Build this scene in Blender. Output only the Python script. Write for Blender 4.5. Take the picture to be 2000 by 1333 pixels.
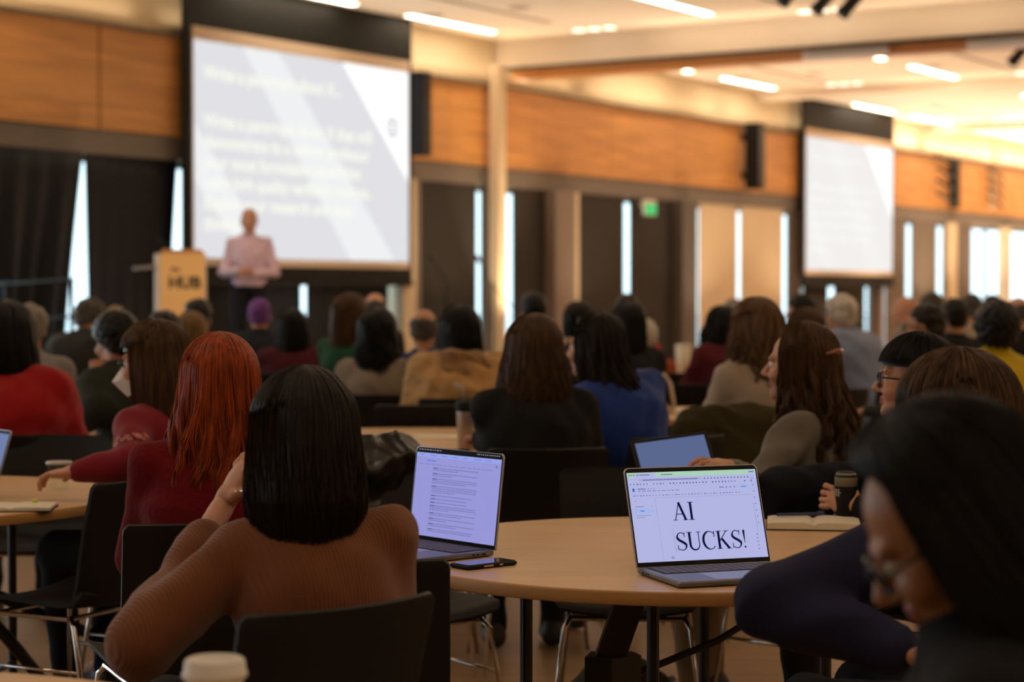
import bpy, math, random
import numpy as np
from mathutils import Vector, Matrix

# ------------------------------------------------------------------ scene, camera, light
for o in list(bpy.data.objects):
    bpy.data.objects.remove(o, do_unlink=True)
scene = bpy.context.scene
COL = scene.collection
PI = math.pi
R = math.radians
rnd = random.Random(7)

F = 3889.0                     # 70 mm on a 36 mm sensor, 2000 px wide
CAMZ = 1.42
PITCH = math.atan(99.5 / F)
cam_data = bpy.data.cameras.new('camera')
cam_data.lens = 70.0
cam_data.sensor_width = 36.0
cam_data.clip_end = 300
cam_data.dof.use_dof = True
cam_data.dof.focus_distance = 4.85
cam_data.dof.aperture_fstop = 2.8
cam = bpy.data.objects.new('camera', cam_data)
COL.objects.link(cam)
cam.location = (0, 0, CAMZ)
cam.rotation_euler = (PI / 2 - PITCH, 0, 0)
scene.camera = cam

scene.view_settings.view_transform = 'Standard'
scene.view_settings.look = 'None'
scene.view_settings.gamma = 1.0
scene.view_settings.use_curve_mapping = False
scene.view_settings.exposure = 0.0
scene.cycles.use_denoising = True
scene.cycles.max_bounces = 7
scene.cycles.diffuse_bounces = 4
scene.cycles.sample_clamp_indirect = 4.0

world = bpy.data.worlds.new('daylight')
scene.world = world
world.use_nodes = True
bg = world.node_tree.nodes['Background']
bg.inputs[0].default_value = (0.72, 0.87, 1.0, 1)
bg.inputs[1].default_value = 2.6

# the hall: back wall plane runs along U, N points from it into the room
WA = math.atan2(0.537, 0.843)
U = Vector((math.sin(WA), math.cos(WA), 0))
N = Vector((math.cos(WA), -math.sin(WA), 0))
WD = 13.0
HC = 4.40
KS = 16.0 / 13.0               # the hall is measured in units of this many metres
def zreal(z): return z * .6832 if z < .6 else CAMZ + (z - CAMZ) * KS
def W(s, t, z):
    p = (U * s + N * (t - WD)) * KS
    return Vector((p.x, p.y, zreal(z)))
def spx(px, t=0.0):            # distance along the wall seen at picture column px
    tx = (px - 1000) / F
    Y = (WD - t) / (-N.y - N.x * tx)
    return (U.x * tx + U.y) * Y
def zat(px, py, t=0.0):        # height on the wall plane
    tx = (px - 1000) / F
    Y = (WD - t) / (-N.y - N.x * tx)
    return CAMZ + (567 - py) / F * Y
def PT(px, py, Y):             # point at picture px,py and depth Y
    dx = (px - 1000) / F; dy = (666.5 - py) / F
    d = Vector((dx, math.cos(PITCH) + dy * math.sin(PITCH), dy * math.cos(PITCH) - math.sin(PITCH)))
    return Vector((0, 0, CAMZ)) + d * (Y / d.y)

def area_light(name, loc, rot, sx, sy, power, color):
    l = bpy.data.lights.new(name, 'AREA'); l.shape = 'RECTANGLE'
    l.size = sx * KS; l.size_y = sy * KS; l.energy = power * KS * KS; l.color = color
    o = bpy.data.objects.new(name, l); COL.objects.link(o)
    o.location = loc; o.rotation_euler = rot
    return o
WARM = (1.0, 0.77, 0.53)
# cove lamps lying on the ledge above the wood panelling, shining up
for s in range(8, 50, 4):
    area_light('cove_lamp', W(s, 0.13, 3.93), (PI, 0, PI / 2 - WA), 3.6, 0.06, (5 if s < 32 else 24), WARM)
# added up-facing fill lamps beside the partition beams, to brighten the ceiling
for sb in (12.2, 20.0, 27.2, 34.4):
    for t in (4.5, 9.5, 14.5, 19.5):
        area_light('beam_fill_lamp', W(sb - 0.34, t, 4.06), (PI, 0, -WA), 4.6, 0.06, (8 if sb < 30 else 40), WARM)
# unseen fill lamps added along the opposite wall, washing the ceiling
for s in range(-2, 50, 6):
    cl = area_light('far_fill_lamp', W(s, 21.6, 3.7), (0, 0, 0), 5.6, 0.3, 42, WARM)
    cl.data.spread = R(130)
    cl.rotation_euler = (-N * 1.0 + Vector((0, 0, .85))).to_track_quat('-Z', 'Y').to_euler()

# hidden row of uplights along the window wall, added to lift the ceiling
for s in range(7, 50, 3):
    ul = area_light('floor_fill_uplight', W(s, .75 if s > 18 else .42, .16), (0, 0, 0), .5, .16, (62 if s < 33 else 190), WARM)
    ul.rotation_euler = (N * .55 + Vector((0, 0, 1))).to_track_quat('-Z', 'Y').to_euler(); ul.data.spread = R(130)
# stage spotlight on the lectern and the speaker
for (tx_, ty_, pw) in ((-3.05, 18.5, 900), (-2.5, 19.4, 520)):
    l = bpy.data.lights.new('stage_light', 'SPOT'); l.energy = pw; l.spot_size = R(9 if pw > 600 else 11); l.spot_blend = .7; l.color = (1, .72, .42) if pw > 600 else (1, .85, .75); l.shadow_soft_size = .12
    lo = bpy.data.objects.new('stage_light', l); COL.objects.link(lo); lo.location = W(9.5, 9.0, 4.25)
    lo.rotation_euler = (Vector((tx_, ty_, 1.35)) - lo.location).to_track_quat('-Z', 'Y').to_euler()
# ------------------------------------------------------------------ materials
def mat(name, col, rough=0.6, metal=0.0, spec=0.5, bump=None, var=None, emit=None, estr=0, alpha=None, sheen=0, coords='Object'):
    m = bpy.data.materials.new(name); m.use_nodes = True
    nt = m.node_tree; b = nt.nodes['Principled BSDF']
    b.inputs['Base Color'].default_value = (*col, 1)
    b.inputs['Roughness'].default_value = rough
    b.inputs['Metallic'].default_value = metal
    b.inputs['Specular IOR Level'].default_value = spec
    if sheen:
        b.inputs['Sheen Weight'].default_value = sheen
    if emit:
        b.inputs['Emission Color'].default_value = (*emit, 1)
        b.inputs['Emission Strength'].default_value = estr
    tc = None
    def tex(scale3):
        nonlocal tc
        if tc is None: tc = nt.nodes.new('ShaderNodeTexCoord')
        mp = nt.nodes.new('ShaderNodeMapping'); mp.inputs['Scale'].default_value = scale3
        nt.links.new(tc.outputs[coords], mp.inputs[0]); return mp
    if var:                    # (amount, scale3, detail)
        amt, sc3, det = var
        mp = tex(sc3); n = nt.nodes.new('ShaderNodeTexNoise'); n.inputs['Scale'].default_value = 1; n.inputs['Detail'].default_value = det
        nt.links.new(mp.outputs[0], n.inputs[0])
        r = nt.nodes.new('ShaderNodeMapRange'); r.inputs[1].default_value = .3; r.inputs[2].default_value = .7
        r.inputs[3].default_value = 1 - amt; r.inputs[4].default_value = 1 + amt
        nt.links.new(n.outputs[0], r.inputs[0])
        mx = nt.nodes.new('ShaderNodeVectorMath'); mx.operation = 'SCALE'; mx.inputs[0].default_value = col
        nt.links.new(r.outputs[0], mx.inputs['Scale']); nt.links.new(mx.outputs[0], b.inputs['Base Color'])
    if bump:                   # (kind, strength, scale3, dist)
        kind, st, sc3, dist = bump
        mp = tex(sc3)
        if kind == 'noise':
            n = nt.nodes.new('ShaderNodeTexNoise'); n.inputs['Scale'].default_value = 1; n.inputs['Detail'].default_value = 4
        elif kind == 'wave':
            n = nt.nodes.new('ShaderNodeTexWave'); n.inputs['Scale'].default_value = 1; n.inputs['Distortion'].default_value = 1.2
            n.inputs['Detail'].default_value = 1; n.inputs['Detail Scale'].default_value = .6
        else:
            n = nt.nodes.new('ShaderNodeTexVoronoi'); n.inputs['Scale'].default_value = 1
        nt.links.new(mp.outputs[0], n.inputs[0])
        bp = nt.nodes.new('ShaderNodeBump'); bp.inputs['Strength'].default_value = st; bp.inputs['Distance'].default_value = dist
        nt.links.new(n.outputs[1 if kind == 'x' else 0], bp.inputs['Height']); nt.links.new(bp.outputs[0], b.inputs['Normal'])
    return m

def glass_mat(name, tint=(.95, 1, .98)):
    m = bpy.data.materials.new(name); m.use_nodes = True; nt = m.node_tree
    nt.nodes.clear()
    out = nt.nodes.new('ShaderNodeOutputMaterial'); mix = nt.nodes.new('ShaderNodeMixShader')
    tr = nt.nodes.new('ShaderNodeBsdfTransparent'); tr.inputs[0].default_value = (*tint, 1)
    gl = nt.nodes.new('ShaderNodeBsdfGlossy'); gl.inputs['Roughness'].default_value = .03
    mix.inputs[0].default_value = .06
    nt.links.new(tr.outputs[0], mix.inputs[1]); nt.links.new(gl.outputs[0], mix.inputs[2])
    nt.links.new(mix.outputs[0], out.inputs[0]); return m

def emis(name, col, st):
    m = bpy.data.materials.new(name); m.use_nodes = True; nt = m.node_tree; nt.nodes.clear()
    out = nt.nodes.new('ShaderNodeOutputMaterial'); e = nt.nodes.new('ShaderNodeEmission')
    e.inputs[0].default_value = (*col, 1); e.inputs[1].default_value = st
    nt.links.new(e.outputs[0], out.inputs[0]); return m

M = dict(
    plaster=mat('cream_plaster', (.70, .57, .38), .85, bump=('noise', .1, (9, 9, 9), .01)),
    ceil=mat('ceiling_paint', (.80, .70, .58), .9),
    wood=mat('maple_panel', (.60, .28, .085), .45, var=(.22, (.9, .9, 16), 6)),
    floor=mat('floor_boards', (.40, .25, .13), .38, var=(.16, (1.2, 14, 1), 4)),
    header=mat('grey_metal', (.16, .13, .11), .5),
    pil=mat('taupe_paint', (.22, .17, .14), .6),
    pil2=mat('dark_grey_paint', (.10, .085, .075), .6),
    pilc=mat('cream_paint', (.72, .58, .40), .6),
    blackcloth=mat('black_drape', (.0025, .004, .008), .5, spec=.22, bump=('noise', .4, (6, 6, 1.5), .03)),
    greyshade=mat('charcoal_shade', (.018, .014, .012), .75),
    taupeshade=mat('taupe_shade', (.13, .10, .08), .8),
    creamshade=mat('cream_shade', (.66, .52, .36), .85),
    black=mat('black_plastic', (.005, .005, .005), .6, spec=.25),
    blackmetal=mat('black_metal', (.01, .01, .01), .35, metal=.2),
    shell=mat('black_chair_shell', (.009, .008, .007), .6, spec=.3, bump=('noise', .15, (300, 300, 300), .0008)),
    shellgrey=mat('grey_chair_seat', (.10, .085, .075), .5),
    chrome=mat('chrome', (.62, .58, .54), .18, metal=1),
    alu=mat('aluminium', (.42, .42, .44), .35, metal=.9),
    alud=mat('grey_aluminium', (.22, .22, .24), .4, metal=.85),
    table=mat('beech_laminate', (.64, .40, .19), .38, var=(.07, (2.2, 26, 1), 5)),
    tedge=mat('beech_edge', (.50, .26, .085), .45, var=(.1, (3, 3, 40), 3)),
    paper=mat('paper', (.78, .70, .55), .8),
    white=mat('white_plastic', (.75, .70, .62), .5),
    glass=glass_mat('window_glass'),
    strip=emis('strip_light', (1.0, .80, .56), 19.5),
    spot=emis('downlight', (1.0, .86, .70), 3.0),
    skin=mat('skin', (.55, .27, .165), .5, var=(.06, (40, 40, 40), 3)),
    skin2=mat('tan_skin', (.46, .22, .12), .5, var=(.06, (40, 40, 40), 3)),
    skin3=mat('brown_skin', (.36, .165, .075), .45, var=(.06, (40, 40, 40), 3)),
    lip=mat('lips', (.42, .13, .11), .45),
    eyew=mat('eye_white', (.8, .76, .72), .2),
    iris=mat('eye_iris', (.03, .015, .01), .1),
    frame=mat('black_frame', (.01, .01, .01), .2),
)

# ------------------------------------------------------------------ mesh helpers
class MB:
    def __init__(s): s.v = []; s.f = []; s.m = []; s.X = Matrix.Identity(4); s.mi = 0
    def add(s, vs, fs):
        k = len(s.v); s.v += [s.X @ Vector(v) for v in vs]
        s.f += [tuple(i + k for i in f) for f in fs]; s.m += [s.mi] * len(fs)
    def box(s, a, b, bev=0):
        x0, y0, z0 = a; x1, y1, z1 = b
        if bev <= 0:
            s.hexa([(x0, y0, z0), (x1, y0, z0), (x1, y1, z0), (x0, y1, z0), (x0, y0, z1), (x1, y0, z1), (x1, y1, z1), (x0, y1, z1)])
        else:
            pts = []; q = bev
            rings = [(z0, q), (z0 + q, 0), (z1 - q, 0), (z1, q)]
            for z, o in rings:
                for (cx, cy, sx, sy) in ((x0, y0, 1, 1), (x1, y0, -1, 1), (x1, y1, -1, -1), (x0, y1, 1, -1)):
                    a_ = (cx + sx * o, cy + sy * (q + o)); b_ = (cx + sx * (q + o), cy + sy * o)
                    pr = [a_, b_] if (sx * sy > 0) else [b_, a_]
                    pts += [(p[0], p[1], z) for p in pr]
            fs = [tuple(range(7, -1, -1)), tuple(range(24, 32))]
            for r in range(3):
                for i in range(8):
                    j = (i + 1) % 8; fs.append((r * 8 + i, r * 8 + j, r * 8 + 8 + j, r * 8 + 8 + i))
            s.add(pts, fs)
    def hexa(s, p):
        s.add(p, [(3, 2, 1, 0), (4, 5, 6, 7), (0, 1, 5, 4), (1, 2, 6, 5), (2, 3, 7, 6), (3, 0, 4, 7)])
    def wbox(s, s0, s1, t0, t1, z0, z1):
        s.hexa([W(s0, t0, z0), W(s0, t1, z0), W(s1, t1, z0), W(s1, t0, z0), W(s0, t0, z1), W(s0, t1, z1), W(s1, t1, z1), W(s1, t0, z1)])
    def tube(s, pts, r, n=8, cap=True):
        pts = [Vector(p) for p in pts]; m = len(pts)
        rs = r if isinstance(r, (list, tuple)) else [r] * m
        T = (pts[1] - pts[0]).normalized()
        up = Vector((0, 0, 1)) if abs(T.z) < .9 else Vector((1, 0, 0))
        A = T.cross(up).normalized(); vs = []; fs = []
        for i, p in enumerate(pts):
            if 0 < i < m - 1: T = ((pts[i + 1] - p).normalized() + (p - pts[i - 1]).normalized()).normalized()
            elif i == m - 1: T = (p - pts[i - 1]).normalized()
            A = (A - T * A.dot(T)).normalized(); B = T.cross(A)
            for k in range(n):
                a = 2 * PI * k / n; vs.append(p + (A * math.cos(a) + B * math.sin(a)) * rs[i])
        for i in range(m - 1):
            for k in range(n):
                l = (k + 1) % n; fs.append((i * n + k, i * n + l, (i + 1) * n + l, (i + 1) * n + k))
        if cap: fs += [tuple(range(n - 1, -1, -1)), tuple((m - 1) * n + k for k in range(n))]
        s.add(vs, fs)
    def lathe(s, prof, c=(0, 0, 0), n=32):
        vs = []; fs = []; c = Vector(c)
        for (r, z) in prof:
            for k in range(n):
                a = 2 * PI * k / n; vs.append(c + Vector((r * math.cos(a), r * math.sin(a), z)))
        for i in range(len(prof) - 1):
            for k in range(n):
                l = (k + 1) % n; fs.append((i * n + k, i * n + l, (i + 1) * n + l, (i + 1) * n + k))
        fs += [tuple(range(n - 1, -1, -1)), tuple((len(prof) - 1) * n + k for k in range(n))]
        s.add(vs, fs)
    def prism(s, poly, z0, z1):
        n = len(poly)
        s.add([(x, y, z0) for x, y in poly] + [(x, y, z1) for x, y in poly],
              [tuple(range(n - 1, -1, -1)), tuple(range(n, 2 * n))] + [(i, (i + 1) % n, (i + 1) % n + n, i + n) for i in range(n)])
    def build(s, name, m, parent=None, smooth=False, loc=None):
        me = bpy.data.meshes.new(name); me.from_pydata([tuple(v) for v in s.v], [], s.f)
        for mm in (m if isinstance(m, (list, tuple)) else [m]): me.materials.append(mm)
        if isinstance(m, (list, tuple)): me.polygons.foreach_set('material_index', s.m)
        if smooth: me.shade_smooth()
        me.update()
        o = bpy.data.objects.new(name, me); COL.objects.link(o)
        if parent: o.parent = parent
        if loc is not None: o.location = loc
        return o

def shade_auto(o, ang=35):
    me = o.data; me.shade_smooth()
    try:
        me.set_sharp_from_angle(angle=R(ang))
    except Exception: pass
    return o
def tag(o, label, cat, group=None, kind=None):
    o['label'] = label; o['category'] = cat
    if group: o['group'] = group
    if kind: o['kind'] = kind
    return o
def struct(o): o['kind'] = 'structure'; return o
def thing(name, loc, rz, label, cat, group=None):
    o = bpy.data.objects.new(name, None); COL.objects.link(o); o.empty_display_size = .1
    o.location = loc; o.rotation_euler = (0, 0, rz); return tag(o, label, cat, group)
def copy_tree(o, parent=None):
    c = o.copy(); COL.objects.link(c)
    if parent: c.parent = parent
    for ch in list(o.children): copy_tree(ch, c)
    return c
def text_obj(name, body, size, mtl, mtx, parent=None, depth=.0005, align='LEFT', sx=1.0, space=1.0, bold=0):
    cu = bpy.data.curves.new(name, 'FONT'); cu.body = body; cu.size = size; cu.extrude = depth; cu.align_x = align
    cu.space_line = space; cu.offset = bold; cu.resolution_u = 3
    t = bpy.data.objects.new(name, cu); COL.objects.link(t)
    bpy.context.view_layer.update()
    dg = bpy.context.evaluated_depsgraph_get()
    me = bpy.data.meshes.new_from_object(t.evaluated_get(dg)); me.name = name
    bpy.data.objects.remove(t, do_unlink=True)
    me.transform(Matrix.Diagonal((sx, 1, 1, 1))); me.transform(mtx)
    me.materials.clear(); me.materials.append(mtl)
    o = bpy.data.objects.new(name, me); COL.objects.link(o)
    if parent: o.parent = parent
    return o
def wall_mtx(s, t, z):          # x along the wall, y up, z out of the wall
    m = Matrix.Identity(4)
    o = W(s, t, z)
    for i, v in enumerate((U, Vector((0, 0, 1)), N)):
        for k in range(3): m[k][i] = v[k]
    for k in range(3): m[k][3] = o[k]
    return m

# ------------------------------------------------------------------ signed distance modelling for bodies and cloth
def rotm(rx=0, ry=0, rz=0): return (Matrix.Rotation(rz, 3, 'Z') @ Matrix.Rotation(rx, 3, 'X') @ Matrix.Rotation(ry, 3, 'Y'))
class SDF:
    def __init__(s): s.p = []
    def cap(s, a, b, ra, rb=None, k=.03, sub=False):
        rb = ra if rb is None else rb
        s.p.append(('c', np.array(a, np.float32), np.array(b, np.float32), ra, rb, k, sub)); return s
    def ell(s, c, r, Rm=None, k=.03, sub=False):
        Rm = np.array(Rm if Rm is not None else Matrix.Identity(3), np.float32)
        s.p.append(('e', np.array(c, np.float32), np.array(r, np.float32), Rm, 0, k, sub)); return s
    def plane(s, c, n, k=.005):   # removes everything on the +n side
        s.p.append(('p', np.array(c, np.float32), np.array(n, np.float32), 0, 0, k, True)); return s
    def mesh(s, h, disp=None, off=0.0):
        lo = np.full(3, 1e9); hi = -lo
        for q in s.p:
            if q[6]: continue
            if q[0] == 'c':
                r = max(q[3], q[4]); l = np.minimum(q[1], q[2]) - r; g = np.maximum(q[1], q[2]) + r
            else:
                r = float(q[2].max()); l = q[1] - r; g = q[1] + r
            lo = np.minimum(lo, l); hi = np.maximum(hi, g)
        lo = lo - off - .03 - 2 * h; hi = hi + off + .03 + 2 * h
        n = np.ceil((hi - lo) / h).astype(int) + 1
        ax = [(lo[i] + h * np.arange(n[i])).astype(np.float32) for i in range(3)]
        D = np.full(n, .2, np.float32)
        for q in s.p:
            kind, k, sub = q[0], max(q[5], 1e-4), q[6]; mg = k + .03 + off + 2 * h
            if kind == 'p': sl = tuple(slice(0, n[i]) for i in range(3))
            else:
                if kind == 'c':
                    r = max(q[3], q[4]); l = np.minimum(q[1], q[2]) - r - mg; g = np.maximum(q[1], q[2]) + r + mg
                else:
                    r = float(q[2].max()); l = q[1] - r - mg; g = q[1] + r + mg
                i0 = np.maximum(((l - lo) / h).astype(int), 0); i1 = np.minimum(((g - lo) / h).astype(int) + 2, n)
                if (i1 <= i0).any(): continue
                sl = tuple(slice(i0[i], i1[i]) for i in range(3))
            X = ax[0][sl[0]][:, None, None]; Y = ax[1][sl[1]][None, :, None]; Z = ax[2][sl[2]][None, None, :]
            if kind == 'c':
                a, b = q[1], q[2]; ba = b - a; L = float(ba @ ba) + 1e-9
                px, py, pz = X - a[0], Y - a[1], Z - a[2]
                t = np.clip((px * ba[0] + py * ba[1] + pz * ba[2]) / L, 0, 1)
                d = np.sqrt((px - t * ba[0]) ** 2 + (py - t * ba[1]) ** 2 + (pz - t * ba[2]) ** 2) - (q[3] + (q[4] - q[3]) * t)
            elif kind == 'e':
                c, r, m = q[1], q[2], q[3]; px, py, pz = X - c[0], Y - c[1], Z - c[2]
                lx = px * m[0, 0] + py * m[1, 0] + pz * m[2, 0]; ly = px * m[0, 1] + py * m[1, 1] + pz * m[2, 1]; lz = px * m[0, 2] + py * m[1, 2] + pz * m[2, 2]
                k0 = np.sqrt((lx / r[0]) ** 2 + (ly / r[1]) ** 2 + (lz / r[2]) ** 2)
                k1 = np.sqrt((lx / r[0] ** 2) ** 2 + (ly / r[1] ** 2) ** 2 + (lz / r[2] ** 2) ** 2) + 1e-9
                d = k0 * (k0 - 1) / k1
            else:
                d = (X - q[1][0]) * q[2][0] + (Y - q[1][1]) * q[2][1] + (Z - q[1][2]) * q[2][2]
                d = -d
            A = D[sl]
            if sub:
                hh = np.clip(.5 - .5 * (A + d) / k, 0, 1); D[sl] = A * (1 - hh) - d * hh + k * hh * (1 - hh)
            else:
                hh = np.clip(.5 + .5 * (A - d) / k, 0, 1); D[sl] = A * (1 - hh) + d * hh - k * hh * (1 - hh)
        D -= off
        if disp is not None:
            D += disp(ax[0][:, None, None], ax[1][None, :, None], ax[2][None, None, :])
        return nets(D, lo, h)
def nets(D, lo, h):
    S = D < 0
    n = D.shape
    acc = np.zeros((n[0] - 1, n[1] - 1, n[2] - 1, 3), np.float32); cnt = np.zeros(acc.shape[:3], np.float32)
    def sl(ax, a): return [slice(a[i], n[i] - 1 + a[i]) for i in range(3)]
    for axis in range(3):
        oth = [i for i in range(3) if i != axis]
        for u in (0, 1):
            for v in (0, 1):
                a = [0, 0, 0]; a[oth[0]] = u; a[oth[1]] = v; b = list(a); b[axis] = 1
                A = D[tuple(sl(0, a))]; B = D[tuple(sl(0, b))]
                m = (A < 0) != (B < 0)
                with np.errstate(divide='ignore', invalid='ignore'): t = np.where(m, A / (A - B), 0)
                cnt += m
                for c in range(3):
                    acc[..., c] += np.where(m, (t if c == axis else a[c]), 0)
    act = cnt > 0
    idx = np.full(act.shape, -1, np.int64); N_ = int(act.sum()); idx[act] = np.arange(N_)
    g = np.argwhere(act); V = (g + acc[act] / cnt[act][:, None]) * h + lo
    Q = []
    for axis in range(3):
        o1, o2 = [(1, 2), (2, 0), (0, 1)][axis]
        a = [slice(None)] * 3; b = [slice(None)] * 3
        a[axis] = slice(0, n[axis] - 1); b[axis] = slice(1, n[axis])
        for o in (o1, o2): a[o] = slice(1, n[o] - 1); b[o] = slice(1, n[o] - 1)
        A = S[tuple(a)]; B = S[tuple(b)]
        for sgn in (0, 1):
            m = (A & ~B) if sgn == 0 else (~A & B)
            e = np.argwhere(m)
            if len(e) == 0: continue
            e = e.copy(); e[:, o1] += 1; e[:, o2] += 1
            def ix(d1, d2):
                w = e.copy(); w[:, o1] += d1; w[:, o2] += d2; return idx[w[:, 0], w[:, 1], w[:, 2]]
            q = [ix(-1, -1), ix(0, -1), ix(0, 0), ix(-1, 0)]
            if sgn == 1: q = q[::-1]
            Q.append(np.stack(q, 1))
    return V.astype(np.float32), (np.concatenate(Q) if Q else np.zeros((0, 4), int))
def np_obj(name, parts, m, parent=None):
    V = []; Q = []; k = 0
    for v, q in parts: V.append(v); Q.append(q + k); k += len(v)
    V = np.concatenate(V); Q = np.concatenate(Q)
    me = bpy.data.meshes.new(name)
    me.vertices.add(len(V)); me.vertices.foreach_set('co', V.astype(np.float32).ravel())
    nq = len(Q); w = Q.shape[1]
    me.loops.add(nq * w); me.loops.foreach_set('vertex_index', Q.astype(np.int32).ravel())
    me.polygons.add(nq); me.polygons.foreach_set('loop_start', np.arange(0, nq * w, w, dtype=np.int32))
    me.update(calc_edges=True); me.validate(); me.shade_smooth()
    me.materials.append(m)
    o = bpy.data.objects.new(name, me); COL.objects.link(o)
    if parent: o.parent = parent
    return o
def folds(amp, fr=1.0, seed=0.0, vert=.6):
    def f(x, y, z):
        x = x + .012 * np.sin(19 * fr * z + seed); z = z + .015 * np.sin(13 * fr * x + 2 * seed + 9 * fr * y)
        w = np.sin(17 * fr * (z * 1.3 + .5 * x) + 4 * np.sin(6 * fr * y + seed) + seed * 3)
        a = np.sin(23 * fr * x + 9 * fr * z * vert + 3 * np.sin(11 * fr * y + seed) + seed)
        b = np.sin(31 * fr * z + 2.5 * np.sin(14 * fr * x + seed * 2) + 7 * fr * y)
        c = np.sin(53 * fr * (x + y) + 3 * np.sin(17 * fr * z) + seed)
        return amp * (.4 * a + .6 * b * a + .25 * c + .9 * (np.abs(w) ** .6 - .6))
    return f
# ------------------------------------------------------------------ the hall
S0, S1, T1 = -7.0, 54.0, 22.0
def wb(name, m, *boxes, parent=None):
    b = MB()
    for q in boxes: b.wbox(*q)
    return b.build(name, m, parent)
ZW0, ZW1 = 0.12, 2.655          # window strip
ZH1 = 2.885                     # top of grey header
ZP1 = 3.83                      # top of wood panelling
struct(wb('floor', M['floor'], (S0, S1, -.3, T1, -.1, 0)))
struct(wb('ceiling', M['ceil'], (S0, S1, -.3, T1, HC, HC + .1)))
struct(wb('wall_back', M['plaster'], (S0, S1, -.3, 0, ZW1, HC), (S0, S1, -.3, 0, 0, ZW0)))
struct(wb('wall_left', M['plaster'], (S0 - .2, S0, -.3, T1, 0, HC)))
struct(wb('wall_right', M['plaster'], (S1, S1 + .2, -.3, T1, 0, HC)))
struct(wb('wall_front', M['plaster'], (S0, S1, T1, T1 + .2, 0, HC)))
struct(wb('trim_1', M['header'], (S0, S1, 0.002, .09, ZW1, ZH1 - .012)))
b = MB(); b.wbox(S0, S1, .0, .05, ZH1 - .012, ZH1); b.wbox(S0, S1, .002, .17, ZP1, ZP1 + .02)
struct(b.build('trim_2', M['pil2']))
struct(wb('baseboard_back', M['header'], (S0, S1, 0.002, .06, 0, ZW0)))

# maple panels, each its own board, hung on the wall above the windows
seams = [spx(177), spx(355)]
edges = [13.27 - 1.87 * k for k in range(9, 0, -1)] + [13.27 + 1.873 * k for k in range(0, 21)]
n = 0
for a, c in zip(edges[:-1], edges[1:]):
    if c < 8 or a > 50: continue
    gap = .012 if abs(a - 13.27) > .1 and abs(c - 13.27) > .1 else .03
    o = wb('wood_panel', M['wood'], (a + gap / 2, c - gap / 2, .004, .11, ZH1, ZP1))
    o['kind'] = 'structure'
    n += 1
struct(wb('wall_recess', M['pil2'], (S0, S1, .0015, .003, ZH1, ZP1)))

# partition beams across the hall
b1 = 20.0
def beam(s0, s1, z, name):
    o = struct(wb(name, M['ceil'], (s0, s1, 0.01, T1, z, HC)))
    return o
beam(b1, b1 + .62, 4.07, 'trim_3'); beam(b1 - 7.9, b1 - 7.3, 4.07, 'trim_4')
beam(27.2, 27.5, 4.27, 'trim_5'); beam(34.4, 34.7, 4.27, 'trim_6'); beam(41.6, 41.9, 4.27, 'trim_7')
tk = thing('partition_track', W(b1 + .3, .02, 4.0), 0, 'long brown sliding partition track slung under the nearest ceiling beam', 'track')
def rel(o, root):
    o.parent = root; o.matrix_parent_inverse = Matrix.Translation(-root.location); return o
def kid(mb, name, m, root):
    for i, v in enumerate(mb.v): mb.v[i] = v - root.location
    return mb.build(name, m, root)
brown = mat('brown_lacquer', (.50, .22, .07), .35)
gloss = mat('reflection_white', (.85, .82, .78), .3)  # plain white standing for bright reflections on the partition track
q = MB(); q.wbox(b1 + .22, b1 + .5, .12, T1 - .1, 3.95, 4.068); kid(q, 'channel', brown, tk)
q = MB(); q.wbox(b1 + .02, b1 + .07, .05, T1 - .1, 4.03, 4.07); kid(q, 'rail', M['blackmetal'], tk)
q = MB(); q.wbox(b1 + .52, b1 + .58, .05, T1 - .1, 4.01, 4.068); kid(q, 'rail', brown, tk)
def tof(px, s):                 # distance from the wall at which column px crosses a line running across the hall
    tx = (px - 1000) / F
    # p = U s + N (t-WD); px: p.x = tx p.y
    return WD + (tx * U.y * s - U.x * s) / (N.x - tx * N.y)
for (pa, pb) in ((1575, 1740), (1893, 2030)):
    ta, tb = tof(pa, b1 + .3), tof(pb, b1 + .3)
    q = MB(); q.wbox(b1 + .19, b1 + .215, ta, tb, 3.94, 4.025); q.wbox(b1 + .16, b1 + .19, ta, tb, 3.94, 3.96); q.wbox(b1 + .16, b1 + .19, ta, tb, 4.005, 4.025)
    kid(q, 'reflection_strip', gloss, tk)

# column under the beam, standing at the wall
def col_thing(name, s, w, t0, t1, z0, z1, m, label, cat='column'):
    q = MB(); q.wbox(s, s + w, t0, t1, z0, z1)
    o = q.build(name, m); return struct(o)
sc_ = spx(977, .35)
col_thing('trim_8', sc_, .16, .2, .33, 0, 4.06, M['pilc'], '')
# warm floor lamp glow at its foot
l = bpy.data.lights.new('column_uplight', 'SPOT'); l.energy = 420; l.spot_size = R(50); l.spot_blend = .8; l.color = (1, .74, .4); l.shadow_soft_size = .05
lo = bpy.data.objects.new('column_uplight', l); COL.objects.link(lo); lo.location = W(sc_ + .1, .95, .35)
dv = (W(sc_ + .2, .36, 2.2) - lo.location); lo.rotation_euler = dv.to_track_quat('-Z', 'Y').to_euler()

# windows: sill, mullions and panes behind everything; shades hang in front
wn = 0
def window(s0, s1):
    global wn; wn += 1
    fr = wb('window_%d' % wn, M['pil2'], (s0, s1, -.16, -.08, ZW0, ZW0 + .06), (s0, s1, -.16, -.08, ZW1 - .06, ZW1),
            (s0, s0 + .05, -.16, -.08, ZW0, ZW1), (s1 - .05, s1, -.16, -.08, ZW0, ZW1))
    struct(fr)
    p = wb('pane', M['glass'], (s0 + .05, s1 - .05, -.125, -.115, ZW0 + .06, ZW1 - .06), parent=fr)
s = 6.0
while s < 36:
    window(s, s + 2.0); s += 2.0
window(36, spx(1966, -.1)); window(spx(1966, -.1), 50.5)
struct(wb('ground_outside', mat('paving', (.75, .78, .8), .9), (S0 - 20, S1 + 40, -60, -.5, -.15, -.1)))

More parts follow.
